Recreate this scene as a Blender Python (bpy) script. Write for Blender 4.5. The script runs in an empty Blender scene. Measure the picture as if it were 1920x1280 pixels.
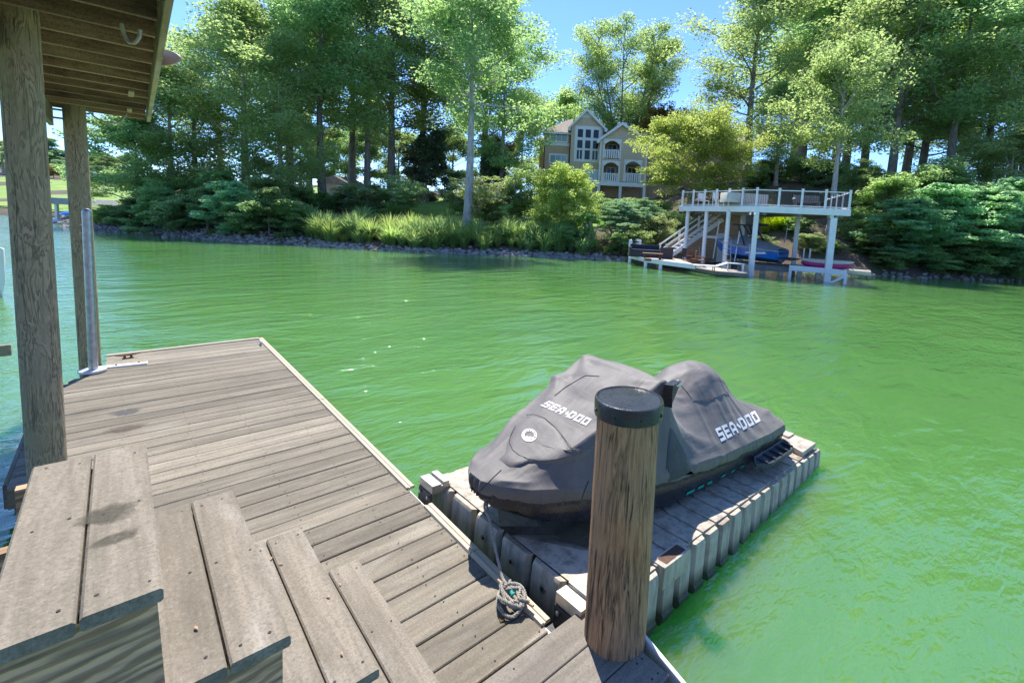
import bpy, bmesh, math, random
import numpy as np
from mathutils import Vector, Matrix
from mathutils.bvhtree import BVHTree
random.seed(7); RNG = np.random.default_rng(7)
R_ = math.radians
scene = bpy.context.scene
COL = scene.collection

# ------------------------------------------------------------------ camera
FOC, PITCH, ROLL, YAW, PPX, PPY = 887.965, 0.107949, 0.054066, -0.775271, 1090.31, 511.27
CAM = np.array([0.0, 0.0, 2.62])          # water level is z = 0
def _rot():
    c, s = math.cos(YAW), math.sin(YAW); Rz = np.array([[c, -s, 0], [s, c, 0], [0, 0, 1]])
    a = math.pi/2-PITCH; Rx = np.array([[1, 0, 0], [0, math.cos(a), -math.sin(a)], [0, math.sin(a), math.cos(a)]])
    c, s = math.cos(ROLL), math.sin(ROLL); Rr = np.array([[c, -s, 0], [s, c, 0], [0, 0, 1]])
    return Rz@Rx@Rr
CM = _rot()
cam_d = bpy.data.cameras.new('camera'); cam = bpy.data.objects.new('camera', cam_d); COL.objects.link(cam)
cam_d.sensor_width = 36.0; cam_d.sensor_fit = 'HORIZONTAL'; cam_d.lens = FOC/1920*36
cam_d.shift_x = -(PPX-960)/1920; cam_d.shift_y = (PPY-640)/1920
cam_d.clip_start = 0.05; cam_d.clip_end = 3000
mw = Matrix.Identity(4)
for i in range(3):
    for j in range(3): mw[i][j] = CM[i][j]
    mw[i][3] = CAM[i]
cam.matrix_world = mw; scene.camera = cam
scene.render.resolution_x, scene.render.resolution_y = 1024, 682

# ------------------------------------------------------------------ sky, sun, exposure
SUN_DIR = np.array([0.47, 0.883, 0.0]); SUN_DIR /= np.linalg.norm(SUN_DIR); SUN_EL = R_(60)
world = bpy.data.worlds.new('World'); scene.world = world; world.use_nodes = True
wn = world.node_tree; wn.nodes.clear()
sky = wn.nodes.new('ShaderNodeTexSky'); sky.sky_type = 'NISHITA'; sky.sun_disc = False
sky.sun_elevation = SUN_EL; sky.sun_rotation = math.atan2(SUN_DIR[0], SUN_DIR[1])
sky.altitude = 200; sky.air_density = 0.7; sky.dust_density = 0.0; sky.ozone_density = 10.0
bg = wn.nodes.new('ShaderNodeBackground'); bg.inputs[1].default_value = 0.125
wo = wn.nodes.new('ShaderNodeOutputWorld')
wn.links.new(sky.outputs[0], bg.inputs[0]); wn.links.new(bg.outputs[0], wo.inputs[0])
sun_d = bpy.data.lights.new('sun', 'SUN'); sun_d.energy = 3.1; sun_d.angle = R_(0.55); sun_d.color = (1.0, 0.94, 0.84)
sun = bpy.data.objects.new('sun', sun_d); COL.objects.link(sun)
sv = Vector((SUN_DIR[0]*math.cos(SUN_EL), SUN_DIR[1]*math.cos(SUN_EL), math.sin(SUN_EL)))
sun.rotation_euler = sv.to_track_quat('Z', 'Y').to_euler(); sun.location = (0, 0, 60)
vs = scene.view_settings; vs.view_transform = 'Standard'; vs.look = 'None'; vs.exposure = 1.47; vs.gamma = 1.0; vs.use_curve_mapping = False
scene.cycles.use_denoising = True
scene.cycles.max_bounces = 14; scene.cycles.diffuse_bounces = 7; scene.cycles.glossy_bounces = 3; scene.cycles.transmission_bounces = 9
scene.cycles.sample_clamp_indirect = 6.0

# ------------------------------------------------------------------ placing helpers
FWD = np.array([-math.sin(YAW), math.cos(YAW), 0.0]); RGT = np.array([math.cos(YAW), math.sin(YAW), 0.0]); UP = np.array([0, 0, 1.0])
def ray(x, y): return CM@np.array([(x-PPX)/FOC, -(y-PPY)/FOC, -1.0])
def at_z(x, y, z): d = ray(x, y); return CAM+d*((z-CAM[2])/d[2])
def at_t(x, y, t): d = ray(x, y); return CAM+d*(t/(d@FWD))
def ST(s, t, z=0.0): return RGT*s+FWD*t+UP*z

# ------------------------------------------------------------------ mesh helpers
class MB:
    """collects vertices and faces of one mesh"""
    def __init__(s): s.v = []; s.f = []
    def add(s, V, F):
        o = len(s.v); s.v += [tuple(map(float, p)) for p in V]; s.f += [tuple(i+o for i in f) for f in F]; return s
    def box(s, lo, hi):
        x0, y0, z0 = lo; x1, y1, z1 = hi
        return s.add([(x0,y0,z0),(x1,y0,z0),(x1,y1,z0),(x0,y1,z0),(x0,y0,z1),(x1,y0,z1),(x1,y1,z1),(x0,y1,z1)],
                     [(3,2,1,0),(4,5,6,7),(0,1,5,4),(1,2,6,5),(2,3,7,6),(3,0,4,7)])
    def beam(s, a, b, w, h, up=(0,0,1), bev=0.0):
        """box bar from a to b, width w (sideways) and height h (along up)"""
        a = np.array(a, float); b = np.array(b, float); d = b-a; d /= np.linalg.norm(d)
        u = np.array(up, float); sd = np.cross(d, u); sd /= np.linalg.norm(sd); u = np.cross(sd, d)
        if bev <= 0: prof = [(-w/2,-h/2),(w/2,-h/2),(w/2,h/2),(-w/2,h/2)]
        else:
            c = bev; prof = [(-w/2+c,-h/2),(w/2-c,-h/2),(w/2,-h/2+c),(w/2,h/2-c),(w/2-c,h/2),(-w/2+c,h/2),(-w/2,h/2-c),(-w/2,-h/2+c)]
        n = len(prof); V = [a+sd*x+u*y for x, y in prof]+[b+sd*x+u*y for x, y in prof]
        F = [tuple(range(n))[::-1], tuple(range(n, 2*n))]+[(i, (i+1) % n, n+(i+1) % n, n+i) for i in range(n)]
        return s.add(V, [f[::-1] for f in F])
    def tube(s, P, r, n=8, cap=True, closed=False):
        P = np.array(P, float); m = len(P); r = np.broadcast_to(np.array(r, float), (m,))
        if closed: T = np.roll(P, -1, 0)-np.roll(P, 1, 0)
        else: T = np.gradient(P, axis=0) if m > 2 else np.array([P[1]-P[0]]*m)
        T /= np.linalg.norm(T, axis=1)[:, None]+1e-9
        ref = np.array([0,0,1.0]) if abs(T[0][2]) < .9 else np.array([1.0,0,0])
        V = []; nrm = ref
        for i in range(m):
            nrm = nrm-T[i]*(nrm@T[i]); nrm /= np.linalg.norm(nrm)+1e-9; bn = np.cross(T[i], nrm)
            for k in range(n):
                a = 2*math.pi*k/n; V.append(P[i]+r[i]*(nrm*math.cos(a)+bn*math.sin(a)))
        F = []
        for i in range(m if closed else m-1):
            j = (i+1) % m
            for k in range(n): F.append((i*n+k, i*n+(k+1) % n, j*n+(k+1) % n, j*n+k))
        if cap and not closed: F += [tuple(range(n))[::-1], tuple(range((m-1)*n, m*n))]
        return s.add(V, F)
    def lathe(s, prof, n=24, c=(0,0,0)):
        V = []; m = len(prof)
        for r, z in prof:
            for k in range(n):
                a = 2*math.pi*k/n; V.append((c[0]+r*math.cos(a), c[1]+r*math.sin(a), c[2]+z))
        F = [(i*n+k, i*n+(k+1) % n, (i+1)*n+(k+1) % n, (i+1)*n+k) for i in range(m-1) for k in range(n)]
        F += [tuple(range(n))[::-1], tuple(range((m-1)*n, m*n))]
        return s.add(V, F)
    def prism(s, poly, d):
        """planar polygon (3D points) extruded by vector d"""
        n = len(poly); A = [np.array(p, float) for p in poly]; d = np.array(d, float)
        return s.add(A+[p+d for p in A], [tuple(range(n))[::-1], tuple(range(n, 2*n))]+[(i, (i+1) % n, n+(i+1) % n, n+i) for i in range(n)])
    def grid(s, G, wrap=False):
        """G: array (a, b, 3) of points -> quads"""
        a, b = G.shape[:2]; F = []
        for i in range(a-1):
            for j in range(b if wrap else b-1): F.append((i*b+j, i*b+(j+1) % b, (i+1)*b+(j+1) % b, (i+1)*b+j))
        return s.add(G.reshape(-1, 3), F)
    def mesh(s, name, mat, smooth=False):
        me = bpy.data.meshes.new(name); me.from_pydata(s.v, [], s.f); me.update()
        bm = bmesh.new(); bm.from_mesh(me); bmesh.ops.recalc_face_normals(bm, faces=bm.faces); bm.to_mesh(me); bm.free()
        if mat: me.materials.append(mat)
        if smooth:
            me.polygons.foreach_set('use_smooth', [True]*len(me.polygons))
            try: me.set_sharp_from_angle(angle=R_(smooth if smooth > 1 else 40))
            except Exception: pass
        return me

def link(name, data, parent=None, loc=None):
    o = bpy.data.objects.new(name, data); COL.objects.link(o)
    if parent is not None: o.parent = parent
    if loc is not None: o.location = loc
    return o
def tag(o, label=None, cat=None, group=None, kind=None):
    if label: o['label'] = label
    if cat: o['category'] = cat
    if group: o['group'] = group
    if kind: o['kind'] = kind
    return o
def thing(name, label, cat, loc=(0,0,0), group=None, rotz=0.0):
    o = link(name, None); o.location = tuple(map(float, loc)); o.rotation_euler = (0, 0, rotz); o.empty_display_size = .2
    return tag(o, label, cat, group)
def rootloc(o):
    L = np.zeros(3)
    while o is not None: L += np.array(o.location); o = o.parent
    return L
def part(name, mb, mat, parent, smooth=False, world=True, kind=None, label=None):
    """mesh child; world=True: the coordinates in mb are world ones (parent unrotated)"""
    if world and parent is not None:
        L = rootloc(parent); mb.v = [(x-L[0], y-L[1], z-L[2]) for x, y, z in mb.v]
    o = link(name, mb.mesh(name, mat, smooth), parent)
    return tag(o, label, None, None, kind)
def solo(name, mb, mat, label, cat, group=None, smooth=False, kind=None):
    """a thing that is one mesh; origin moved to its base"""
    V = np.array(mb.v); L = np.array([V[:,0].mean(), V[:,1].mean(), V[:,2].min()]); mb.v = [tuple(p) for p in V-L]
    o = link(name, mb.mesh(name, mat, smooth), None, tuple(L)); return tag(o, label, cat, group, kind)
def copy_tree(o, parent=None):
    c = o.copy(); COL.objects.link(c); c.parent = parent
    for ch in o.children: copy_tree(ch, c)
    return c
def quads(name, V, mat):
    """V (N,4,3) -> mesh of loose quads, fast"""
    N = len(V); me = bpy.data.meshes.new(name); me.vertices.add(4*N); me.loops.add(4*N); me.polygons.add(N)
    me.vertices.foreach_set('co', np.ascontiguousarray(V, dtype=np.float32).ravel())
    me.loops.foreach_set('vertex_index', np.arange(4*N, dtype=np.int32)); me.polygons.foreach_set('loop_start', np.arange(0, 4*N, 4, dtype=np.int32))
    me.update(calc_edges=True); me.validate(); me.materials.append(mat); return me
# ------------------------------------------------------------------ materials
class NT:
    def __init__(s, name):
        s.m = bpy.data.materials.new(name); s.m.use_nodes = True; s.t = s.m.node_tree; s.n = s.t.nodes; s.l = s.t.links
        s.b = s.n['Principled BSDF']; s.out = s.n['Material Output']
    def nd(s, typ, **kw):
        x = s.n.new('ShaderNode'+typ)
        for k, v in kw.items():
            if k[0] == 'i' and k[1:].isdigit(): s.put(x.inputs[int(k[1:])], v)
            elif k in x.inputs.keys(): s.put(x.inputs[k], v)
            else: setattr(x, k, v)
        return x
    def put(s, sock, v):
        if isinstance(v, bpy.types.NodeSocket): s.l.new(v, sock)
        elif isinstance(v, bpy.types.Node): s.l.new(v.outputs[0], sock)
        else: sock.default_value = v
    def coord(s, scale=(1,1,1), kind='Object', offset=True, rot=(0,0,0)):
        tc = s.nd('TexCoord').outputs[kind]
        if offset:
            oi = s.nd('ObjectInfo'); k = s.nd('VectorMath', operation='SCALE', i0=oi.outputs['Location']); k.inputs[3].default_value = 3.71
            r = s.nd('Math', operation='MULTIPLY', i0=oi.outputs['Random'], i1=37.0); c = s.nd('CombineXYZ', i0=r, i1=r, i2=r)
            a = s.nd('VectorMath', operation='ADD', i0=tc, i1=c.outputs[0]); tc = a.outputs[0]
        return s.nd('Mapping', Vector=tc, Scale=scale, Rotation=rot).outputs[0]
    def noise(s, vec, sc, det=4, rough=.55, dist=0.0): return s.nd('TexNoise', Vector=vec, Scale=sc, Detail=det, Roughness=rough, Distortion=dist).outputs['Fac']
    def ramp(s, fac, stops, interp='LINEAR'):
        r = s.nd('ValToRGB', i0=fac); e = r.color_ramp.elements; r.color_ramp.interpolation = interp
        while len(e) < len(stops): e.new(.5)
        for k, (p, c) in enumerate(stops):
            e[k].position = p; e[k].color = (c, c, c, 1) if isinstance(c, (int, float)) else (*c, 1)
        return r.outputs[0]
    def mix(s, fac, a, b, mode='MIX'):
        x = s.nd('Mix', data_type='RGBA', blend_type=mode); s.put(x.inputs[0], fac)
        for k, v in ((6, a), (7, b)): s.put(x.inputs[k], (*v, 1) if isinstance(v, tuple) and len(v) == 3 else v)
        return x.outputs[2]
    def math(s, op, a, b=0.0): return s.nd('Math', operation=op, i0=a, i1=b).outputs[0]
    def bump(s, h, dist=.01, st=.5, nrm=None):
        b = s.nd('Bump', Height=h, Distance=dist, Strength=st)
        if nrm is not None: s.put(b.inputs['Normal'], nrm)
        return b.outputs[0]
    def fin(s, col, rough=.6, nrm=None, **kw):
        s.put(s.b.inputs['Base Color'], (*col, 1) if isinstance(col, tuple) and len(col) == 3 else col); s.put(s.b.inputs['Roughness'], rough)
        if nrm is not None: s.put(s.b.inputs['Normal'], nrm)
        for k, v in kw.items(): s.put(s.b.inputs[k.replace('_', ' ')], v)
        return s.m

def mat_plain(name, col, rough=.6, var=.12, sc=6.0, bump=.15, metal=0.0, dist=.004):
    """paint, plastic or metal with uneven tone and fine relief"""
    k = NT(name); v = k.coord(); f = k.noise(v, sc, 5); g = k.noise(v, sc*9, 3)
    c = k.mix(k.ramp(f, [(.3, 0.0), (.7, 1.0)]), tuple(max(0, x*(1-var)) for x in col), tuple(min(1, x*(1+var)) for x in col))
    r = k.ramp(g, [(.2, max(.05, rough-.12)), (.8, min(1, rough+.12))])
    return k.fin(c, r, k.bump(g, dist, bump), Metallic=metal)

def mat_wood(name, light, dark, axis=0, stain=(.09,.085,.075), stain_amt=.5, grain=30.0, rough=.85, tint=.18, streak=(.55,.54,.52)):
    """weathered timber: grain stretched along the local axis, per-board tone, blotches"""
    k = NT(name); sc = [1.0, 1.0, 1.0]; sc[axis] = .06; v = k.coord(tuple(sc)); v2 = k.coord((1, 1, 1))
    g = k.noise(v, grain, 6, .6, .6); g2 = k.noise(v, grain*3.3, 3, .6)
    sc2 = [1.0, 1.0, 1.0]; sc2[axis] = .22; vb = k.coord(tuple(sc2)); bl = k.noise(vb, 3.2, 5, .62); bl2 = k.noise(v2, 14, 6, .7); bl3 = k.noise(vb, 5.5, 4, .6, .4)
    rnd = k.nd('ObjectInfo').outputs['Random']
    c = k.mix(k.ramp(g, [(.32, 0.0), (.62, 1.0)]), dark, light)
    c = k.mix(k.math('MULTIPLY', k.ramp(bl, [(.45, 0.0), (.68, 1.0)]), stain_amt), c, stain)
    c = k.mix(k.math('MULTIPLY', k.ramp(bl2, [(.55, 0.0), (.75, 1.0)]), stain_amt*.7), c, stain)
    c = k.mix(k.math('MULTIPLY', k.ramp(bl3, [(.55, 0.0), (.74, 1.0)]), .55), c, streak)
    t = k.ramp(rnd, [(0.0, 1-tint), (1.0, 1+tint*.6)]); c = k.mix(1.0, c, t, 'MULTIPLY')
    sp = k.noise(v2, 95, 4, .75); c = k.mix(k.ramp(sp, [(.36, .55), (.52, 0.0)]), c, stain); c = k.mix(k.ramp(sp, [(.58, 0.0), (.72, .35)]), c, streak)
    hh = k.mix(.5, k.mix(.35, g, g2), sp); return k.fin(c, rough, k.bump(hh, .007, .7))

M = {}
M['deck'] = mat_wood('deck_wood', (.27,.236,.182), (.17,.147,.112), 0, (.10,.086,.065), .75, 26, streak=(.38,.35,.295), tint=.28)
M['tread'] = mat_wood('tread_wood', (.265,.23,.182), (.175,.15,.117), 1, (.105,.09,.068), .7, 24, streak=(.45,.42,.385), tint=.16)
M['tread_x'] = mat_wood('landing_wood', (.27,.24,.20), (.19,.165,.135), 0, (.10,.09,.075), .5, 24, streak=(.33,.315,.295), tint=.12)
M['frame_wood'] = mat_wood('frame_wood', (.27,.23,.165), (.15,.125,.085), 1, (.08,.07,.05), .5, 18)
M['joist'] = mat_wood('joist_wood', (.47,.31,.20), (.25,.155,.10), 0, (.035,.026,.02), .95, 18, streak=(.50,.45,.30), tint=.35)
M['rim'] = mat_wood('rim_wood', (.46,.38,.27), (.28,.22,.15), 1, (.14,.13,.06), .6, 20)
def stringer_mat():
    k = NT('stringer_wood'); v = k.coord((1.0, 1.0, 4.0), rot=(0, R_(24), 0)); d = k.noise(k.coord((1,1,1)), 3.5, 3)
    w = k.nd('TexWave', wave_type='BANDS', bands_direction='Z', Vector=v, Scale=2.6, Distortion=9.0, Detail=4.0, i4=1.2)
    f = k.noise(k.coord((.12, 1, 1), rot=(0, R_(24), 0)), 42, 5)
    c = k.mix(k.ramp(w.outputs['Fac'], [(.3, 0.0), (.75, 1.0)]), (.66,.43,.26), (.36,.22,.13)); c = k.mix(k.ramp(f, [(.4,0.0),(.65,.7)]), c, (.12,.10,.07)); c = k.mix(k.ramp(d, [(.5,0.0),(.75,.5)]), c, (.17,.20,.10))
    return k.fin(c, .85, k.bump(w.outputs['Fac'], .006, .5))
M['stringer'] = stringer_mat()

def mat_pile(name, light, mid, dark, moss, mode):
    k = NT(name)
    if mode == 'contour':        # treated pine whose rings peel into contour patterns
        v = k.coord((1.0, 1.0, .20)); n = k.noise(v, 9.0, 4, .6, .35); m = k.math('MULTIPLY', n, 12.0); w = k.math('FRACT', m)
        w = k.math('ABSOLUTE', k.math('SUBTRACT', w, .5)); w = k.ramp(w, [(.08, 0.0), (.30, 1.0)])
        b = k.noise(k.coord((1, 1, .55)), 13, 5, .65, .8)
        c = k.mix(w, dark, light); c = k.mix(k.ramp(b, [(.45, 0.0), (.56, .85)]), c, mid); n2 = k.noise(k.coord((1, 1, .05)), 40, 5, .62, .9); c = k.mix(k.ramp(n2, [(.35, .85), (.42, 0.0)]), c, (.07,.055,.04)); h = k.mix(.4, k.mix(.5, w, b), k.ramp(n2, [(.35, 0.0), (.45, 1.0)]))
    else:                         # long grey and orange streaks with checks
        v = k.coord((1.0, 1.0, .075)); n = k.noise(v, 34, 7, .66, 1.6); b = k.noise(k.coord((1, 1, .16)), 9, 5, .62, .8)
        c = k.mix(k.ramp(n, [(.40, 0.0), (.60, 1.0)]), dark, light); c = k.mix(k.ramp(b, [(.44, 0.0), (.62, .9)]), c, mid)
        n2 = k.noise(k.coord((1, 1, .05)), 46, 5, .62, .9); ck = k.ramp(n2, [(.36, 1.0), (.44, 0.0)]); c = k.mix(ck, c, (.05,.038,.025)); h = k.mix(.5, n, k.ramp(n2, [(.34, 0.0), (.46, 1.0)]))
    ms = k.noise(k.coord((1, 1, .5)), 3.2, 4, .6); c = k.mix(k.ramp(ms, [(.5, 0.0), (.72, .65)]), c, moss)
    return k.fin(c, .88, k.bump(h, .012, .7))
M['pile_l'] = mat_pile('pile_pine', (.42,.33,.21), (.33,.26,.17), (.20,.155,.10), (.31,.28,.14), 'contour')
M['pile_r'] = mat_pile('pile_weathered', (.50,.285,.14), (.40,.235,.125), (.17,.09,.046), (.48,.215,.09), 'streak')
M['cap'] = mat_plain('black_cap', (.03,.03,.034), .24, .3, 9, .2)
M['galv'] = mat_plain('galvanised', (.42,.43,.45), .42, .25, 16, .25, .85)
M['alu'] = mat_plain('aluminium', (.46,.45,.43), .42, .15, 10, .15, .8)
M['dark_metal'] = mat_plain('dark_metal', (.06,.062,.068), .45, .3, 12, .2, .6)
M['rust'] = mat_plain('rusty_iron', (.16,.085,.05), .8, .4, 30, .4)
M['vinyl'] = mat_plain('cream_vinyl', (.50,.42,.30), .5, .08, 8, .12)
M['white'] = mat_plain('white_paint', (.74,.75,.76), .5, .06, 3, .1)
M['whitewood'] = mat_plain('white_wood', (.66,.67,.67), .6, .1, 6, .15)
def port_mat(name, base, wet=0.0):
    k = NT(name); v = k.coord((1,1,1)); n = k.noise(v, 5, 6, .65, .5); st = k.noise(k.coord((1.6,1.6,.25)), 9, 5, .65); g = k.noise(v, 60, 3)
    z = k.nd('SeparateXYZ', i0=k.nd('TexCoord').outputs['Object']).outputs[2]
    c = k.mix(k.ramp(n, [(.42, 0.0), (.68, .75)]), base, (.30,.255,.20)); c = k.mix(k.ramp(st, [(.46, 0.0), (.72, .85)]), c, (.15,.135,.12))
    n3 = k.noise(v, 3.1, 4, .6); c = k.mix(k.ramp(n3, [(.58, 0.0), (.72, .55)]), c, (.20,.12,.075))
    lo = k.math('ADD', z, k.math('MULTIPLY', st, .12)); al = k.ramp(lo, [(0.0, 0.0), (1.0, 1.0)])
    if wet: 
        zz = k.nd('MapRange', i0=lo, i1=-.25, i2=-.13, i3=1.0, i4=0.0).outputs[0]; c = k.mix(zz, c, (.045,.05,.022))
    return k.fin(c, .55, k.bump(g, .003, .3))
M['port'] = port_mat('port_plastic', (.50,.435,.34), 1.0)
M['port_top'] = port_mat('port_plastic_top', (.50,.44,.36))
M['rubber'] = mat_plain('black_rubber', (.022,.022,.024), .55, .35, 14, .35)
M['rotomold'] = mat_plain('charcoal_plastic', (.038,.042,.05), .5, .3, 14, .3)
def cover_mat():
    k = NT('cover_fabric'); v = k.coord((1,1,1), offset=False); n = k.noise(v, 3.0, 5, .6, .4); w = k.noise(v, 420, 2); wr = k.noise(k.coord((1.5,.45,.6), offset=False, rot=(0,0,.6)), 5.5, 2, .5, .5); wr2 = k.noise(k.coord((.4,1.5,.7), offset=False, rot=(0,0,.9)), 7.5, 2, .5, .4)
    sep = k.nd('SeparateXYZ', i0=k.nd('TexCoord').outputs['Object']); dirt = k.noise(k.coord((2.2,2.2,.5), offset=False), 11, 5, .65)
    c = k.mix(k.ramp(n, [(.3, 0.0), (.7, 1.0)]), (.098,.090,.088), (.135,.124,.120))
    m = k.nd('MapRange', i0=sep.outputs[2], i1=.42, i2=.30, i3=0.0, i4=1.0).outputs[0]; c = k.mix(k.math('MULTIPLY', m, k.ramp(dirt, [(.46, 0.0), (.60, .9)])), c, (.15,.15,.07))
    dd = k.noise(k.coord((1.2,1.2,1.2), offset=False), 2.1, 5, .7); c = k.mix(k.ramp(dd, [(.52, 0.0), (.72, .5)]), c, (.21,.19,.175))
    h = k.bump(k.mix(.6, wr, wr2), .05, .32); return k.fin(c, .62, k.bump(w, .0015, .25, h), Sheen_Weight=.15)
M['cover'] = cover_mat()
M['side_shade'] = mat_plain('cover_side_shade', (.032,.036,.046), .5, .25, 5, .2)  # dark tone for the shade painted on the cover's right side
M['print'] = mat_plain('white_print', (.72,.72,.72), .5, .08, 20, .1)
M['teal'] = mat_plain('teal_print', (.0,.36,.30), .4, .15, 20, .1)
M['hull'] = mat_plain('jet_ski_hull', (.016,.017,.021), .3, .4, 10, .25)
M['hem'] = mat_plain('cover_hem', (.03,.029,.03), .7, .4, 25, .5)
M['rope'] = mat_plain('rope_fibre', (.33,.305,.26), .9, .3, 60, .5)
M['rope_b'] = mat_plain('rope_marker', (.16,.17,.22), .9, .3, 60, .5)
M['hose'] = mat_plain('grey_cable', (.42,.40,.37), .6, .2, 12, .2)
M['seed'] = mat_plain('seed_husk', (.40,.25,.15), .8, .2, 40, .3)
M['screw'] = mat_plain('screw_hole', (.03,.022,.017), .8, .3, 40, .2)
M['tar'] = mat_plain('worn_patch', (.10,.10,.115), .45, .3, 12, .3)

def leaf_mat(name, a, b, trans, rough=.5, tw=.68, warm=.25):
    k = NT(name); geo = k.nd('NewGeometry'); rnd = geo.outputs['Random Per Island']; orn = k.nd('ObjectInfo').outputs['Random']
    v = k.nd('TexCoord').outputs['Object']; n = k.noise(v, .55, 3)
    f = k.math('MULTIPLY', k.math('ADD', rnd, k.ramp(n, [(.3, 0.0), (.7, 1.0)])), .5)
    c = k.mix(k.ramp(f, [(.1, 0.0), (.9, 1.0)]), a, b); hs = k.nd('HueSaturation', Color=c)
    k.put(hs.inputs['Hue'], k.nd('MapRange', i0=orn, i3=.485, i4=.512).outputs[0]); k.put(hs.inputs['Value'], k.nd('MapRange', i0=orn, i3=.85, i4=1.18).outputs[0])
    c = hs.outputs[0]; k.fin(c, rough, Specular_IOR_Level=.35)
    tr = k.nd('BsdfTranslucent'); k.put(tr.inputs[0], k.mix(1.0, c, (*trans, 1), 'MULTIPLY')); mx = k.nd('MixShader', i0=tw)
    k.l.new(k.b.outputs[0], mx.inputs[1]); k.l.new(tr.outputs[0], mx.inputs[2]); k.l.new(mx.outputs[0], k.out.inputs[0]); return k.m
M['leaf'] = leaf_mat('leaf_green', (.19,.28,.13), (.35,.425,.20), (1.75,1.8,1.3))
M['leaf_deep'] = leaf_mat('leaf_deep', (.165,.27,.13), (.30,.40,.185), (1.75,1.8,1.35))
M['leaf_blue'] = leaf_mat('leaf_bluegreen', (0.181,0.330,0.223), (0.346,0.528,0.330), (1.7,1.7,1.15))
M['leaf_gold'] = leaf_mat('leaf_golden', (0.216,0.311,0.101), (0.405,0.479,0.169), (1.7,1.7,1.15))
M['leaf_rust'] = leaf_mat('leaf_rust', (0.176,0.135,0.047), (0.257,0.162,0.061), (1.7,1.7,1.15))
M['leaf_dark'] = leaf_mat('leaf_dark', (0.068,0.105,0.068), (0.150,0.188,0.098), (1.7,1.7,1.15), .35, .35)
M['leaf_pale'] = leaf_mat('leaf_pale', (0.189,0.284,0.135), (0.365,0.459,0.243), (1.7,1.7,1.15))
M['leaf_flower'] = leaf_mat('white_blossom', (.50,.52,.46), (.65,.66,.60), (1.2,1.2,1.0))
M['leaf_rose'] = leaf_mat('pale_blossom', (.30,.26,.20), (.40,.33,.27), (1.2,1.2,1.0))
M['grass'] = leaf_mat('grass_blade', (0.176,0.270,0.101), (.34,.42,.18), (1.7,1.7,1.15))
M['grass_lime'] = leaf_mat('lime_blade', (.22,.33,.02), (.36,.45,.03), (1.4,1.5,.6))
M['juniper'] = leaf_mat('juniper_needles', (0.135,0.257,0.149), (0.284,0.432,0.257), (1.7,1.7,1.15), .6, .4)
M['tropic'] = leaf_mat('broad_leaf', (0.108,0.257,0.061), (0.230,0.405,0.095), (1.7,1.7,1.15), .4, .4)
def bark(name, a, b):
    k = NT(name); n = k.noise(k.coord((1,1,.18)), 9, 6, .65, .5); return k.fin(k.mix(k.ramp(n, [(.35,0.0),(.65,1.0)]), a, b), .9, k.bump(n, .05, .7))
M['bark'] = bark('bark_dark', (.13,.11,.095), (.28,.245,.21)); M['bark_grey'] = bark('bark_grey', (.26,.245,.235), (.50,.47,.44)); M['bark_tan'] = bark('bark_tan', (.24,.20,.165), (.44,.38,.32))
def ground_mat():
    k = NT('bank_soil'); v = k.coord((1,1,1), offset=False); n = k.noise(v, .5, 6, .65); g = k.noise(v, 14, 5, .7); q = k.noise(v, 5, 4)
    c = k.mix(k.ramp(g, [(.3,0.0),(.7,1.0)]), (.075,.052,.038), (.175,.125,.095)); c = k.mix(k.ramp(n, [(.5,0.0),(.6,.8)]), c, (.06,.085,.028)); 
    return k.fin(c, .95, k.bump(g, .06, .8))
M['soil'] = ground_mat()
def lawn_mat():
    k = NT('lawn_grass'); v = k.coord((1,1,1), offset=False); n = k.noise(v, .45, 5); g = k.noise(v, 30, 4, .7); st = k.noise(k.coord((.2,1.5,1), offset=False, rot=(0,0,.7)), 2.2, 3)
    c = k.mix(k.ramp(n, [(.35,0.0),(.65,1.0)]), (.17,.31,.05), (.29,.42,.085)); c = k.mix(k.ramp(g, [(.35,.5),(.65,0.0)]), c, (.07,.13,.02)); c = k.mix(k.ramp(st, [(.5,0.0),(.65,.35)]), c, (.26,.33,.09))
    return k.fin(c, .9, k.bump(g, .05, .7))
M['lawn'] = lawn_mat()
def stone_mat():
    k = NT('riprap_stone'); rnd = k.nd('NewGeometry').outputs['Random Per Island']; g = k.noise(k.coord((1,1,1), offset=False), 9, 5)
    c = k.ramp(rnd, [(0.0,(.16,.15,.14)),(.4,(.30,.285,.27)),(.75,(.42,.40,.38)),(1.0,(.27,.20,.155))]); c = k.mix(k.ramp(g, [(.35,.6),(.65,0.0)]), c, (.12,.11,.095)); return k.fin(c, .9, k.bump(g, .04, .6))
M['stone'] = stone_mat()
def water_mat():
    k = NT('lake_water'); tc = k.nd('TexCoord').outputs['Object']
    def mp(s, r=0.0): return k.nd('Mapping', Vector=tc, Scale=s, Rotation=(0,0,r)).outputs[0]
    a = k.noise(mp((1.0,1.9,1), .78), 3.4, 3, .55, .35); b = k.noise(mp((1.0,2.2,1), .95), .62, 3, .5, .5); f = k.noise(mp((1,2.0,1), .5), 10.5, 2, .5, .2); p = k.noise(mp((1,1,1)), .13, 2)
    amp = k.ramp(p, [(.40,.22),(.62,1.0)])
    n1 = k.bump(b, .42, .26); n2 = k.bump(k.math('MULTIPLY', a, amp), .15, .28, n1); n3 = k.bump(k.math('MULTIPLY', f, amp), .05, .24, n2)
    cl = k.noise(mp((1,1,1)), .10, 3, .5); c = k.mix(k.ramp(cl, [(.3,0.0),(.7,1.0)]), (.082,.215,.058), (.108,.255,.068))
    return k.fin(c, .055, n3, IOR=1.85, Subsurface_Weight=1.0, Subsurface_Radius=(.35,1.0,.25), Subsurface_Scale=3.5)
M['water'] = water_mat()

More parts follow.
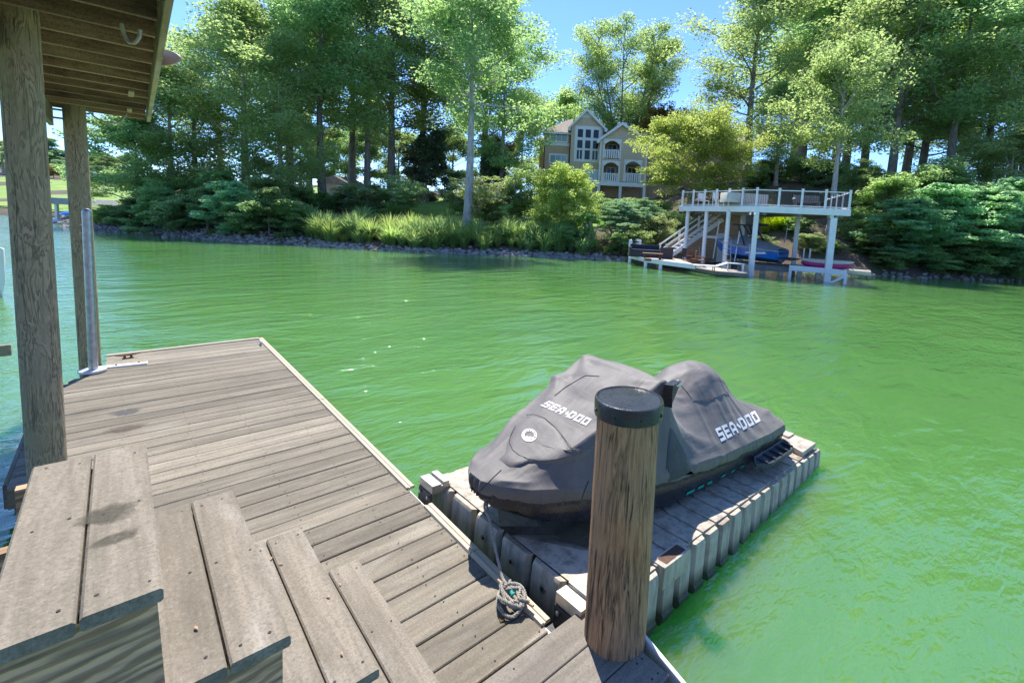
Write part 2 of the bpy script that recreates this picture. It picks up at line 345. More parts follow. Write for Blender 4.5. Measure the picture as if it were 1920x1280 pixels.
def mat_stain(name, col, soft=.16):
    """blotch that thins out towards its ragged rim"""
    k = NT(name); g = k.nd('TexCoord').outputs['Generated']; g = k.nd('VectorMath', operation='MULTIPLY', i0=g, i1=(1,1,0)).outputs[0]; d = k.nd('VectorMath', operation='DISTANCE', i0=g, i1=(.5,.5,.0)).outputs['Value']; n = k.noise(k.nd('TexCoord').outputs['Object'], 22, 6, .7); n2 = k.noise(k.nd('TexCoord').outputs['Object'], 90, 3, .7)
    a = k.nd('MapRange', i0=k.math('ADD', d, k.math('MULTIPLY', n, .55)), i1=.36+soft, i2=.76, i3=.68, i4=0.0).outputs[0]; a = k.math('MULTIPLY', a, k.ramp(n2, [(.3,.45),(.6,1.0)]))
    return k.fin(k.mix(n, col, tuple(x*1.8 for x in col)), .85, Alpha=a)
M['stain'] = mat_stain('dark_stain', (.045,.042,.03)); M['stain_b'] = mat_stain('wet_stain', (.055,.055,.065)); M['stain_c'] = mat_stain('brown_stain', (.075,.055,.045))
# ------------------------------------------------------------------ setting: water, banks
def shore_t(s):
    return np.interp(s, [-400,-120,-80,-62,-50,-43,-36.4,-30.6,-22.7,-19.5,-13.6,-8,-3.4,3,8,13,18.6,24.4,32.5,45,80,400],
                        [100,66,57,50,44.5,39,35.2,34.2,31.4,32.0,30.9,31.8,32.9,33.6,34.3,33.6,32.2,32.7,34.6,37,44,70])
def ground_z(s, t):
    """height of the far bank at shore coordinates"""
    d = np.asarray(t-shore_t(s), float)
    k = np.interp(s, [-80,-45,-30,-15,0,9,14,22,40], [.10,.12,.14,.20,.23,.25,.42,.44,.44])
    top = np.interp(s, [-80,-45,-20,0,12,20,60], [9,8,6.0,6.8,9,13,14])
    lin = .55*(1-np.exp(-np.maximum(d,0)/.8))+k*np.maximum(d-.6,0)
    z = top*np.tanh(lin/top)
    z = z+np.where(d > 3, .18*np.sin(s*.35+t*.21)*np.minimum(1,(d-3)/6), 0)
    far = np.maximum(0, t-85); z = z+far*.03*np.interp(s, [-140,-60,-30], [1,1,.2])
    return np.where(d < 0, np.maximum(-1.2, d*.5)-.02, z)
def gz(s, t): return float(ground_z(np.array(s), np.array(t)))
def on_ground(px, py, t, lift=0.0):
    p = at_t(px, py, t); s = p@RGT; return np.array([p[0], p[1], gz(s, t)+lift])

wb = MB(); wb.box((-420,-420,-8), (420,420,0)); w = solo('water', wb, M['water'], None, None, kind='structure'); w['label'] = 'green rippled lake water'
def sheet(name, S, T, mat, lift=0.0, jit=0.0, kind='structure', mask=None):
    SS, TT = np.meshgrid(S, T, indexing='ij'); Z = ground_z(SS, TT)+lift
    if jit: Z = Z+RNG.normal(0, jit, Z.shape)*(Z > .3)
    G = SS[...,None]*RGT+TT[...,None]*FWD+Z[...,None]*UP; b = MB(); b.grid(G)
    if mask is not None: b.f = [f for f in b.f if mask(*(np.mean([[np.dot(b.v[i], RGT), np.dot(b.v[i], FWD)] for i in f], axis=0)))]
    o = link(name, b.mesh(name, mat, 60)); return tag(o, kind=kind)
S1 = np.concatenate([np.linspace(-400,-70,25), np.linspace(-66,60,127), np.linspace(70,400,20)]); T1 = np.concatenate([np.linspace(28,60,81), np.linspace(62,110,25), np.linspace(120,420,16)])
sheet('ground', S1, T1, M['soil'], 0, .015)
NS_, NT_ = np.meshgrid(np.linspace(-60,60,61), np.linspace(-70,-3.5,34), indexing='ij'); ND = -3.5-NT_+1.2*np.sin(NS_*.3)
b = MB(); b.grid(NS_[...,None]*RGT+NT_[...,None]*FWD+(np.where(ND < 1, -.6+.9*ND, .3+.16*(ND-1)))[...,None]*UP); tag(link('unseen_bank', b.mesh('unseen_bank', M['soil'], 60)), kind='structure')  # unseen ground behind the camera, added to block green bounce off the water
def lawn_mask(s, t):
    d = t-float(shore_t(s))
    if s < -40: return d > 2.2
    return -19 < s < 3.5 and d > 6.5+1.2*math.sin(s*.7) and t < 64
o = sheet('lawn', np.concatenate([np.linspace(-200,-44,60), np.linspace(-43,6,99)]), np.concatenate([np.linspace(34,70,73), np.linspace(72,120,20)]), M['lawn'], .12, 0, mask=lawn_mask)

# riprap stones along the waterline
def stone_field():
    base = []; ph = (1+5**.5)/2
    iv = np.array([(-1,ph,0),(1,ph,0),(-1,-ph,0),(1,-ph,0),(0,-1,ph),(0,1,ph),(0,-1,-ph),(0,1,-ph),(ph,0,-1),(ph,0,1),(-ph,0,-1),(-ph,0,1)], float); iv /= np.linalg.norm(iv[0])
    fi = [(0,11,5),(0,5,1),(0,1,7),(0,7,10),(0,10,11),(1,5,9),(5,11,4),(11,10,2),(10,7,6),(7,1,8),(3,9,4),(3,4,2),(3,2,6),(3,6,8),(3,8,9),(4,9,5),(2,4,11),(6,2,10),(8,6,7),(9,8,1)]
    b = MB()
    for i in range(4200):
        s = RNG.uniform(-52, 40); d = abs(RNG.normal(0, .42 if s > -18 else .8)); 
        if (5 < s < 18 and RNG.random() < .3) or (s > 18.5 and RNG.random() < .8): continue
        t = float(shore_t(s))+d-.25; r = RNG.uniform(.06, .21)*(1.15-.3*min(d, 1.5)); p = ST(s, t, gz(s, t)+r*.25)
        b.add(iv*RNG.uniform(.65, 1.2, (12, 1))*r*np.array([1, 1, .7])*RNG.uniform(.8, 1.3, 3)+p, fi)
    return b
o = link('riprap', stone_field().mesh('riprap', M['stone'])); tag(o, 'loose grey stones piled along the waterline of the far bank', 'stones', kind='stuff')
# ------------------------------------------------------------------ floating dock (deck z = .37)
DZ = .37
def plank_mesh(name, L, W, H, mat, axis=0, b=.006):
    m = MB(); h = L/2
    if axis == 0: m.beam((-h,0,-H/2), (h,0,-H/2), W, H, bev=b)
    else: m.beam((0,-h,-H/2), (0,h,-H/2), W, H, bev=b)
    return m.mesh(name, mat)
dock = thing('floating_dock', 'long weathered grey plank dock floating beside the covered jet ski', 'dock', (.5, 5.2, 0))
def place(name, me, parent, x, y, z):
    L = rootloc(parent); return link(name, me, parent, (x-L[0], y-L[1], z-L[2]))
PW, PP = .184, .1925; cache = {}
def left_edge(y):
    if y > 8.72: return -.20
    if y > 8.05: return -.60+(y-8.05)/.67*.40
    return -.69 if y > 5.5 else -.12
screws = MB()
def disc(mb, x, y, z, r, n=7): mb.add([(x+r*math.cos(2*math.pi*k/n), y+r*math.sin(2*math.pi*k/n), z) for k in range(n)], [tuple(range(n))])
y = 9.255-PW/2; rows = []
while y > 1.30:
    xl, xr = left_edge(y), 1.612; key = round(xl, 2)
    if key not in cache: cache[key] = plank_mesh('plank', xr-xl, PW, .038, M['deck'], 0, .005)
    o = place('plank', cache[key], dock, (xl+xr)/2, y, DZ+random.uniform(-.002, .002)); o.rotation_euler = (random.gauss(0, .004), random.gauss(0, .0006), random.gauss(0, .0008))
    for xs in (-.55, -.05, .42, .86, 1.28, 1.57):
        if xs > xl+.03:
            for dy in (-.055, .055): disc(screws, xs+random.gauss(0, .012), y+dy+random.gauss(0, .008), DZ+.0042, .0048)
    rows.append(y); y -= PP
part('screw_hole', screws, M['screw'], dock, kind='stuff')
fr = MB(); fr.box((-.12,1.2,.12), (1.60,9.24,.326)); fr.box((-.675,5.52,.10), (-.12,8.05,.326)); part('frame', fr, M['frame_wood'], dock)
fb = MB(); fb.box((0,1.3,-.18), (1.5,4.0,.12)); fb.box((0,4.3,-.18), (1.5,6.8,.12)); fb.box((0,7.1,-.18), (1.5,9.15,.12)); fb.box((-.62,5.6,-.18), (-.05,8.0,.10)); part('float', fb, M['rubber'], dock)
ef = MB(); ef.beam((-.70,5.487,.262), (.0,5.487,.262), .034, .195, bev=.004); part('end_board', ef, M['deck'], dock)
es = MB(); es.beam((-.707,5.50,.262), (-.707,8.05,.262), .03, .195, bev=.004); part('side_board', es, M['frame_wood'], dock)
def bumper(a, b):
    m = MB(); a = np.array(a); b = np.array(b); d = (b-a)/np.linalg.norm(b-a); sd = np.cross(d, UP)
    pr = [(-.045,.006),(-.04,.018),(-.012,.02),(-.008,.012),(.004,.012),(.008,.022),(.022,.018),(.03,-.02),(.03,-.12),(.012,-.12),(.012,-.003),(-.045,-.003)]
    A = [a+sd*x+UP*z for x, z in pr]; m.prism(A, b-a); return m
for a, b in (((1.618,9.29,DZ),(1.622,5.9,DZ)), ((1.622,5.88,DZ),(1.622,3.53,DZ)), ((1.622,3.22,DZ),(1.622,2.55,DZ)), ((1.622,2.54,DZ),(1.622,1.80,DZ))): part('edge_bumper', bumper(a, b), M['vinyl'], dock)
part('edge_bumper', bumper((-.2,9.262,DZ), (1.61,9.29,DZ)), M['vinyl'], dock)
m = MB(); m.beam((1.617,1.3,.30), (1.617,9.2,.30), .016, .12); part('edge_strip', m, M['white'], dock)
def patch(x, y, rx, ry, z, rot=0, n=22):
    m = MB(); P = []
    for k in range(n):
        a = 2*math.pi*k/n; r = 1+.25*math.sin(3*a+x*7)+.12*random.uniform(-1, 1); u, v = rx*r*math.cos(a), ry*r*math.sin(a); P.append((x+u*math.cos(rot)-v*math.sin(rot), y+u*math.sin(rot)+v*math.cos(rot), z))
    m.add(P, [tuple(range(n))]); return m
p = at_z(236, 772, DZ); part('worn_patch', patch(p[0], p[1], .14, .11, DZ+.0046), M['stain_b'], dock, label='dark bare patch worn into the deck')
p = at_z(237, 802, DZ); part('worn_patch', patch(p[0], p[1], .18, .10, DZ+.0046), M['stain_c'], dock)

# pile guide: galvanised pipe standing in a hoop bolted to the dock
pg = thing('mooring_pipe', 'galvanised steel pipe standing upright in a white hoop at the dock corner', 'pipe', (-.315, 8.5, DZ))
m = MB(); m.tube([(-.318,8.5,-.6),(-.287,8.5,2.40)], .046, 20); m.lathe([(.046,0),(.044,.02),(.03,.042),(.006,.05)], 20, (-.287,8.5,2.398)); part('pipe', m, M['galv'], pg, 40)
m = MB(); m.lathe([(.06,0),(.13,0),(.135,.012),(.13,.03),(.06,.03)], 28, (-.318,8.5,DZ+.008)); part('hoop', m, M['whitewood'], pg, 40)
m = MB(); m.beam((-.26,8.62,DZ+.014), (.205,8.57,DZ+.014), .10, .022, bev=.003); part('mounting_plate', m, M['whitewood'], pg)
m = MB()
for x in (-.1, .12): m.lathe([(.012,0),(.012,.01),(.006,.014)], 8, (x,8.6,DZ+.025))
part('bolt', m, M['rust'], pg)
m = MB(); m.beam((-.335,8.56,2.24), (-.30,8.66,2.24), .06, .012); m.beam((-.335,8.56,2.14), (-.30,8.66,2.14), .06, .012); m.tube([(-.29,8.45,2.2),(-.29,8.452,2.2)], .012, 8); m.tube([(-.29,8.452,2.32),(-.29,8.45,2.32)], .012, 8); part('bracket', m, M['galv'], pg)

def cleat(name, label, px, py, z, ang, mat, L=.2, group=None):
    c = at_z(px, py, z); t = thing(name, label, 'cleat', (c[0], c[1], z), group, ang); m = MB()
    m.tube([(-L/2,0,.055),(-L/4,0,.046),(0,0,.043),(L/4,0,.046),(L/2,0,.055)], [.007,.011,.012,.011,.007], 8); part('horn_bar', m, mat, t, 40, False)
    for sx in (-1, 1):
        m = MB(); m.tube([(sx*L*.13,0,0),(sx*L*.13,0,.045)], [.016,.012], 8); part('foot', m, mat, t, 40, False)
    m = MB(); m.box((-L*.22,-.022,-.0005), (L*.22,.022,.007)); part('base', m, mat, t, False, False); return t
cleat('dock_cleat', 'rusty brown cleat on the far edge of the plank dock beside the white plate', 240, 671, DZ+.003, .1, M['rust'], .26)
cleat('dock_cleat', 'small grey cleat at the far corner tip of the plank dock', 489, 646, DZ+.003, 1.5, M['galv'], .18)

# ------------------------------------------------------------------ steps
steps = thing('dock_steps', 'short flight of four wide weathered plank steps down to the dock', 'steps', (.4, 2.05, DZ))
TRX = [(.047,1.61), (.334,1.299), (.609,.993), (.890,.682)]; Y0, Y1, BW = 1.545, 2.565, .152
tm = plank_mesh('tread_board', Y1-Y0, BW, .037, M['tread'], 1, .006); sm = MB()
for i, (xr, z) in enumerate(TRX):
    for j in range(2):
        o = place('tread_board', tm, steps, xr-BW/2-j*(BW+.006), (Y0+Y1)/2+random.gauss(0, .002), z); o.rotation_euler = (random.gauss(0, .001), random.gauss(0, .004), random.gauss(0, .0015))
        for yy in (Y0+.06, (Y0+Y1)/2, Y1-.06):
            for dx in (-.045, .045):
                if random.random() < .85: disc(sm, xr-BW/2-j*(BW+.006)+dx+random.gauss(0, .008), yy+random.gauss(0, .012), z+.0016, random.uniform(.0035, .0055))
part('screw_hole', sm, M['screw'], steps, kind='stuff')
for yy in (Y0+.045, (Y0+Y1)/2, Y1-.08):
    poly = [(-.30,.372),(-.30,1.5705)]
    for i, (xr, z) in enumerate(TRX): poly += [(xr-.312+.012 if i == 0 else xr-.289, z-.0395), (xr-.012, z-.0395)]
    poly += [(.878,.372)]
    m = MB(); m.prism([(x, yy, z) for x, z in poly], (0,.038,0)); part('stringer', m, M['stringer'], steps)
sp = MB()
def stain(px, py, rx, ry, rot):
    p = at_z(px, py, 1.6116); return patch(p[0], p[1], rx, ry, 1.6128, rot)
k = NT('soot_stain'); nn = k.noise(k.coord((1,1,1)), 26, 6, .7); cc = k.mix(k.ramp(nn, [(.40,0.0),(.62,1.0)]), (.085,.08,.06), (.30,.27,.21)); SOOT = k.fin(cc, .9, k.bump(nn, .004, .5))
part('stain', stain(212, 960, .075, .075, .3), M['stain'], steps, label='dark dried stain'); part('stain', stain(222, 1006, .065, .035, .3), M['stain'], steps)
for i, (px, py, ti) in enumerate(((509,1047,2),(527,1057,2),(616,1119,2),(641,1226,2),(368,1178,1),(638,1096,3),(300,1276,1))):
    p = at_z(px, py, TRX[ti][1]+.003); m = MB(); a = random.uniform(0, 3); V = []
    for k_ in range(6):
        f = k_/5; wd = .0038*math.sin(math.pi*(f*.9+.05))
        for sgn in (-1, 1):
            u = (f-.5)*.021; V.append((p[0]+u*math.cos(a)-sgn*wd*math.sin(a), p[1]+u*math.sin(a)+sgn*wd*math.cos(a), p[2]+.003+.003*math.sin(f*3)))
    m.add(V, [(2*q, 2*q+1, 2*q+3, 2*q+2) for q in range(5)]); m.add([(x, yq, z-.002) for x, yq, z in V], [(2*q, 2*q+2, 2*q+3, 2*q+1) for q in range(5)])
    solo('seed_husk', m, M['seed'], ('tan seed husk by the far seam of the third step, left of a pair','tan seed husk by the far seam of the third step, right of a pair','tan seed husk in the middle of the third step','tan seed husk near the lower end of the third step','tan seed husk on the left board of the second step','tan seed husk at the far end of the lowest step','reddish husk at the bottom edge of the picture on the second step')[i], 'seed husk', 'seed husks on the steps')

# ------------------------------------------------------------------ landing by the near pile
LZ = .45
land = thing('pier_landing', 'corner of a grey plank landing round the foot of the near piling', 'landing', (1.4, 1.2, 0))
sm = MB(); yy = 1.682-.0925
for r in range(5):
    xr = 1.862+(yy-1.276)*.31 if yy < 1.55 else 1.93; L = xr-.55
    o = place('plank', plank_mesh('plank', L, .184, .038, M['tread_x'], 0, .004), land, xr-L/2, yy, LZ)
    for xs in (xr-.03, xr-.07, 1.30):
        for dy in (-.05, .05): disc(sm, xs+random.gauss(0,.006), yy+dy, LZ+.0016, .0055)
    yy -= .19
part('screw_hole', sm, M['screw'], land, kind='stuff')
m = MB(); m.box((.6,.75,.26), (1.80,1.60,.41)); part('frame', m, M['frame_wood'], land)
m = MB(); m.beam((1.80,.78,.385), (1.965,1.54,.385), .022, .145, bev=.003); part('white_edge', m, M['whitewood'], land)

# ------------------------------------------------------------------ near piling with cap
def pile(name, label, base, top, r0, r1, mat, seed, n=40, rows=46):
    rg = np.random.default_rng(seed); base = np.array(base, float); top = np.array(top, float); t = thing(name, label, 'piling', base); G = np.zeros((rows, n, 3)); ph = rg.uniform(0, 6.28, 8)
    for i in range(rows):
        f = i/(rows-1); c = base+(top-base)*f; r = r0+(r1-r0)*f
        for j in range(n):
            a = 2*math.pi*j/n; q = r*(1+.012*math.sin(2*a+ph[0])+.008*math.sin(5*a+ph[1]+2*f)+.006*math.sin(9*a+ph[2]-3*f)+.006*math.sin(14*f+ph[3])+rg.normal(0, .0022))
            G[i, j] = c+np.array([q*math.cos(a), q*math.sin(a), 0])
    m = MB(); m.grid(G, True); m.f += [tuple(range(n))[::-1], tuple(range((rows-1)*n, rows*n))]; part('post', m, mat, t, 60); return t, top
pt, top = pile('dock_piling', 'thick brown weathered wooden piling with a flat black cap in the foreground', (1.76,1.395,-.9), (1.868,1.502,1.70), .168, .164, M['pile_r'], 3)
m = MB(); m.lathe([(.165,-.062),(.178,-.062),(.180,.012),(.176,.024),(.168,.026),(.160,.020),(.02,.022)], 48, tuple(top)); part('cap', m, M['cap'], pt, 30)
for k_ in range(8):
    a = k_*math.pi/4+.3; m = MB(); d = np.array([math.cos(a), math.sin(a), 0]); m.tube([top+d*.176+UP*-.03, top+d*.184+UP*-.03], .009, 8); part('cap_rivet', m, M['dark_metal'], pt, 40)
# ------------------------------------------------------------------ roofed boat slip at the left
pile('roof_piling', 'near greenish timber post with swirling grain holding up the slip roof', (-.459,5.15,-.8), (-.447,5.15,4.1), .107, .102, M['pile_l'], 5)
pile('roof_piling', 'far dark timber post behind the steel pipe under the slip roof', (-.345,8.86,-.8), (-.356,8.86,3.78), .107, .104, M['pile_l'], 6)
roof = thing('slip_roof', 'underside of a brown timber slip roof with close joists', 'roof', (-.5, 5.5, 3.5))
def rz(Y): return 3.69-(Y-9.2)*.02
rt = at_z(332, 0, 3.74); RX1 = .325
def rx(Y): return RX1-(9.2-Y)*.0158
ys = 9.1; jm = plank_mesh('joist', 2.6, .04, .17, M['joist'], 0, .004); jb = []
while ys > 1.6:
    o = place('joist', jm, roof, rx(ys)-1.32, ys, rz(ys)+.17); jb.append(ys); ys -= .43
    o.rotation_euler = (random.gauss(0,.01), 0, random.gauss(0,.003))
bm_ = plank_mesh('roof_board', 2.62, .142, .02, M['joist'], 0, .002); ys = 9.2
while ys > 1.4: place('roof_board', bm_, roof, rx(ys)-1.31, ys-.07, rz(ys)+.192); ys -= .145
for a, b in ((9.22, 5.3), (5.29, 1.3)):
    m = MB(); m.beam((rx(a)+.02, a, rz(a)+.10), (rx(b)+.02, b, rz(b)+.10), .04, .22, bev=.004); part('rim_board', m, M['rim'], roof)
for xb in (-.575,):
    m = MB(); m.beam((xb,9.15,rz(9.15)-.115), (xb,1.6,rz(1.6)-.115), .045, .225, bev=.004); part('carrying_beam', m, M['frame_wood'], roof)
for yb in (8.86,):
    for zb in (-.06, -.16):
        m = MB(); m.tube([(-.62,yb,rz(yb)+zb),(-.22,yb,rz(yb)+zb)], .013, 8); m.tube([(-.205,yb,rz(yb)+zb),(-.185,yb,rz(yb)+zb)], .024, 6); part('bolt', m, M['galv'], roof)
for yb in (8.5, 7.3): 
    m = MB(); m.box((.12,yb-.18,rz(yb)+.0), (.165,yb+.18,rz(yb)+.02)); part('blocking', m, M['rim'], roof)
def hang(name, P, r, mat, label, cat):
    P = np.array(P); t_ = np.linspace(0, 1, len(P)); tt = np.linspace(0, 1, 40); Q = np.stack([np.interp(tt, t_, P[:,i]) for i in range(3)], 1)
    for _ in range(6): Q[1:-1] = (Q[:-2]+2*Q[1:-1]+Q[2:])/4
    m = MB(); m.tube(Q, r, 8); return solo(name, m, mat, label, cat, smooth=60)
zc = rz(4.4)-.0
hang('hanging_cable', [at_t(228,45,3.35), at_t(231,62,3.35), at_t(240,80,3.35), at_t(252,82,3.35), at_t(262,70,3.35), at_t(262,56,3.35)], .011, M['hose'], 'loop of grey flat cable hanging from the slip roof joists', 'cable')
hang('hanging_wire', [at_t(163,206,6.0), at_t(180,222,6.05), at_t(200,231,6.1), at_t(225,230,6.2), at_t(238,214,6.3)], .010, M['hose'], 'dark wire sagging from the far post to the roof end', 'wire')
# rounded board tip beyond the roof edge
m = MB(); c0 = at_t(309,108,4.6); P = []
for k_ in range(19):
    a = -math.pi/2+math.pi*k_/18; P.append(c0+RGT*(.20*math.cos(a)*1.0-.06)+UP*(.075*math.sin(a)))
m.prism(P, FWD*.02+UP*.002); wbd = solo('board_tip', m, mat_plain('brown_board', (.42,.28,.19), .5, .12, 10, .1), 'rounded brown board tip sticking out past the roof edge', 'board')
# low rail of the neighbouring slip and the boat moored in it
m = MB(); a = at_z(26,655,.62); m.beam(a+np.array([-.02,0,0]), a+np.array([-2.2,0,0]), .05, .14, bev=.005); solo('slip_rail', m, M['rim'], 'short brown timber rail running out of frame behind the near post', 'rail')
# ------------------------------------------------------------------ drive-on float for the jet ski
port = thing('jet_ski_float', 'ribbed beige plastic drive-on float under the covered jet ski', 'float', (1.845, 1.575, .425)); port.rotation_euler = (0, .062, .033)
PL, PWD = 3.82, 1.93
m = MB()
prof = [(0.035,-.56),(.035,-.03),(.06,0.0),(.50,-.012),(.62,-.10),(.80,-.20),(.965,-.23),(1.13,-.20),(1.31,-.10),(1.43,-.012),(1.87,0),(1.895,-.03),(1.895,-.56)]
m.prism([(0.05, y, z-.012) for y, z in prof], (PL-.08,0,0)); part('body', m, M['port'], port, False, False)
# side panels: shared mesh, each bulging between recessed grooves, ledge near the water
def side_piece(W, H=.50):
    m = MB(); g = .018
    rowz = [0, -.02, -.30, -.315, -.345, -.36, -H]; rowy = [.012, 0, -.006, -.018, -.018, -.004, .004]; xs = [g, g+.02, W-g-.02, W-g]; xo = [.045, 0, 0, .045]
    G = np.array([[(x, ry+o, z) for x, o in zip(xs, xo)] for z, ry in zip(rowz, rowy)]); m.grid(G)
    m.add([(xs[0],.045,0),(xs[3],.045,0),(xs[2],.012,0),(xs[1],.012,0)], [(0,1,2,3)]); return m
NS = 19; W = PL/NS; spm = side_piece(W).mesh('side_piece', M['port'], 30)
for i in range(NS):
    o = link('side_piece', spm, port, (i*W, 0, -.004+random.uniform(-.003,.003)))
    o = link('side_piece', spm, port, ((i+1)*W, PWD, -.004)); o.rotation_euler = (0,0,math.pi)
# deck pads: overlapping transverse pads with a bent inner end
def pad():
    m = MB(); w = W-.008; n = 3
    top = [(0,.05,.012),(w,.05,.004),(w,.36,.004),(w+.10,.53,-.012),(.10,.53,-.004),(0,.36,.012)]
    bot = [(x,y,z-.03) for x, y, z in top]; m.add(top+bot, [(0,1,2,5),(5,2,3,4),(0,5,11,6),(5,4,10,11),(1,0,6,7),(2,1,7,8),(3,2,8,9),(4,3,9,10)]); return m
pdm = pad().mesh('deck_pad', M['port_top'])
padR = MB(); pr = pad(); padR.v = [(x, PWD-y, z) for x, y, z in pr.v]; padR.f = pr.f; pdl = padR.mesh('deck_pad', M['port_top'])
for i in range(2, NS-2):
    link('deck_pad', pdm, port, (i*W, 0, .002)); link('deck_pad', pdl, port, (i*W, 0, .002))
for y0, y1 in ((.05,.90),(1.03,1.88)):
    m = MB(); m.add([(.06,y0,.012),(.40,y0,.012),(.40,y0+.32,.012),(.48,y1,-.16),(.06,y1,.004)] if y0 < .5 else [(.06,y1,.012),(.40,y1,.012),(.40,y1-.32,.012),(.48,y0,-.16),(.06,y0,.004)], [(0,1,2,3,4)])
    part('bow_pad', m, M['port_top'], port, False, False)
# dark socket recess at the near corner and stern blocks
m = MB(); m.box((.62,-.004,-.13), (.93,.10,.022)); part('rim_block', m, M['port_top'], port, False, False)
m = MB(); m.box((.66,.012,.0225), (.90,.085,.0235)); part('socket', m, mat_plain('socket_dirt', (.09,.05,.035), .9, .3, 20, .3), port, False, False)
m = MB(); m.prism([(3.35,.06,.012),(3.78,.06,.012),(3.78,.50,.03),(3.45,.50,.06)], (0,0,.05)); part('stern_block', m, M['port_top'], port, False, False)
m = MB(); m.box((3.44,.55,-.05), (3.78,1.38,.055)); part('stern_block', m, M['port_top'], port, False, False)
m = MB(); m.box((3.58,.30,.062), (3.76,.46,.092)); part('stern_block', m, M['port_top'], port, False, False)
# front face: wide panels with grommets
fw = PWD/6
def front_panel():
    s = side_piece(fw, .5); s.v = [(y, x, z) for x, y, z in s.v]; s.f = [f[::-1] for f in s.f]; return s
fpm = front_panel().mesh('front_panel', M['port'], 30)
for i in range(6): link('front_panel', fpm, port, (.012, i*fw, .0))
for i in (1.5, 2.5, 3.5):
    m = MB(); c = np.array([-.004, (i)*fw, -.11]); m.tube([c+np.array([.02,0,0]), c], .026, 16); part('grommet', m, M['alu'], port, 40, False)
    m = MB(); m.tube([c+np.array([.01,0,0]), c+np.array([-.003,0,0])], .013, 12); part('grommet_hole', m, M['screw'], port, 40, False)
for yc in (1.80, .17):
    m = MB(); m.box((-.10,yc-.10,-.015), (.06,yc+.10,.035)); m.box((-.10,yc-.10,.036), (-.02,yc+.10,.052)); m.box((.0,yc-.10,.036), (.05,yc+.10,.062)); part('hinge_clamp', m, M['alu'], port, False, False)
    m = MB(); m.box((-.108,yc-.095,-.15), (-.095,yc+.095,-.016)); part('hinge_plate', m, M['dark_metal'], port, False, False)
    for q in (-.06, .06):
        m = MB(); m.tube([(-.109,yc+q,-.05),(-.122,yc+q,-.05)], .013, 6); part('hinge_bolt', m, M['galv'], port, False, False)
    m = MB(); m.box((-.24,yc-.10,-.155), (-.095,yc+.10,-.14)); part('hinge_arm', m, M['rotomold'], port, False, False)
# ------------------------------------------------------------------ jet ski under its cover
JX0, JL = 1.655, 3.47
def jw(f): return np.interp(f, [0,.02,.06,.14,.25,.4,.6,.85,.96,1], [.07,.20,.33,.46,.55,.60,.62,.60,.56,.47])
def jyc(f): return 2.60-.16*f
def jze(f): return np.interp(f, [0,.1,.3,.6,1], [.88,.85,.77,.67,.59])
NU, NV = 171, 81
U = np.linspace(0, 1, NU); V_ = np.linspace(-1, 1, NV); X = U*JL; UU, VV = np.meshgrid(U, V_, indexing='ij'); YY = VV*jw(UU)
obs = np.full((NU, NV), -1.0)
def ob(mask, z): obs[mask] = np.maximum(obs[mask], (z+0*UU)[mask])
XX = UU*JL
hood = .90+.435*(XX-.15)-.10*YY**2; ob((XX > .15)&(XX < 1.3)&(np.abs(YY) < np.interp(XX,[.15,.5,1.3],[.14,.34,.45])), hood)
ob((np.abs(XX-1.36) < .05)&(np.abs(YY) < .46), 1.405+.012*np.cos(YY*3.4))
ob((np.abs(XX-1.02) < .05)&(np.abs(np.abs(YY)-.41) < .04), 1.285+0*XX)
ob((np.abs(XX-1.10) < .04)&(np.abs(YY) < .20), 1.235+0*XX)
seat = np.interp(XX, [1.55,1.75,2.0,2.2,2.4,2.55,2.66,2.74], [1.0,1.06,1.17,1.25,1.285,1.26,1.17,1.0])-1.6*YY**2-3*np.clip(np.abs(YY)-.2,0,1)**1.5; ob((XX > 1.55)&(XX < 2.74)&(np.abs(YY) < np.interp(XX,[1.55,2.0,2.74],[.14,.27,.27])), seat)
ob((XX > 2.7)&(XX < 3.30)&(np.abs(YY) < .42), .735-.03*(XX-2.7)+0*XX)
ob((XX > .08)&(XX < 3.35)&(np.abs(VV) < .90), jze(UU)+.035)
edge = jze(U); Zc = np.maximum(obs, jze(UU)); Zc[:,0] = edge; Zc[:,-1] = edge; Zc[0,:] = jze(0); Zc[-1,:] = jze(1)
dx = JL/(NU-1)
for it in range(1500):
    wv = ((dx/(2*jw(UU[1:-1,1:-1])/(NV-1)))**2); N_ = (Zc[2:,1:-1]+Zc[:-2,1:-1]+wv*(Zc[1:-1,2:]+Zc[1:-1,:-2]))/(2+2*wv)
    Zc[1:-1,1:-1] = np.maximum(N_, obs[1:-1,1:-1])
# folds: pulled from the handlebar and seat corners to the hem, slack between
fold = np.zeros_like(Zc)
def folds(x0, y0, n, ph, amp, r0, r1):
    a = np.arctan2(YY-y0, XX-x0); r = np.hypot(XX-x0, YY-y0); return amp*np.sin(n*a+ph+2.2*np.sin(3*r+ph))*np.exp(-((r-r0)/r1)**2)
for x0, y0, n, ph, amp, r0, r1 in ((1.36,-.45,9,.3,.010,.35,.28),(1.36,.45,9,1.3,.010,.35,.28),(2.5,-.2,11,.8,.009,.38,.22),(2.5,.2,11,2.,.009,.38,.22),(1.02,-.42,8,.2,.008,.3,.22),(1.02,.42,8,.2,.008,.3,.22)): fold += folds(x0, y0, n, ph, amp, r0, r1)
fold += .006*np.sin(XX*13+2*YY*5)*np.clip(1-np.abs(VV), 0, .5)+.006*np.sin(38*UU*JL/3.4*1.1+3*np.sin(5*UU*6))*np.clip(np.abs(VV)-.6, 0, .4)*2.2
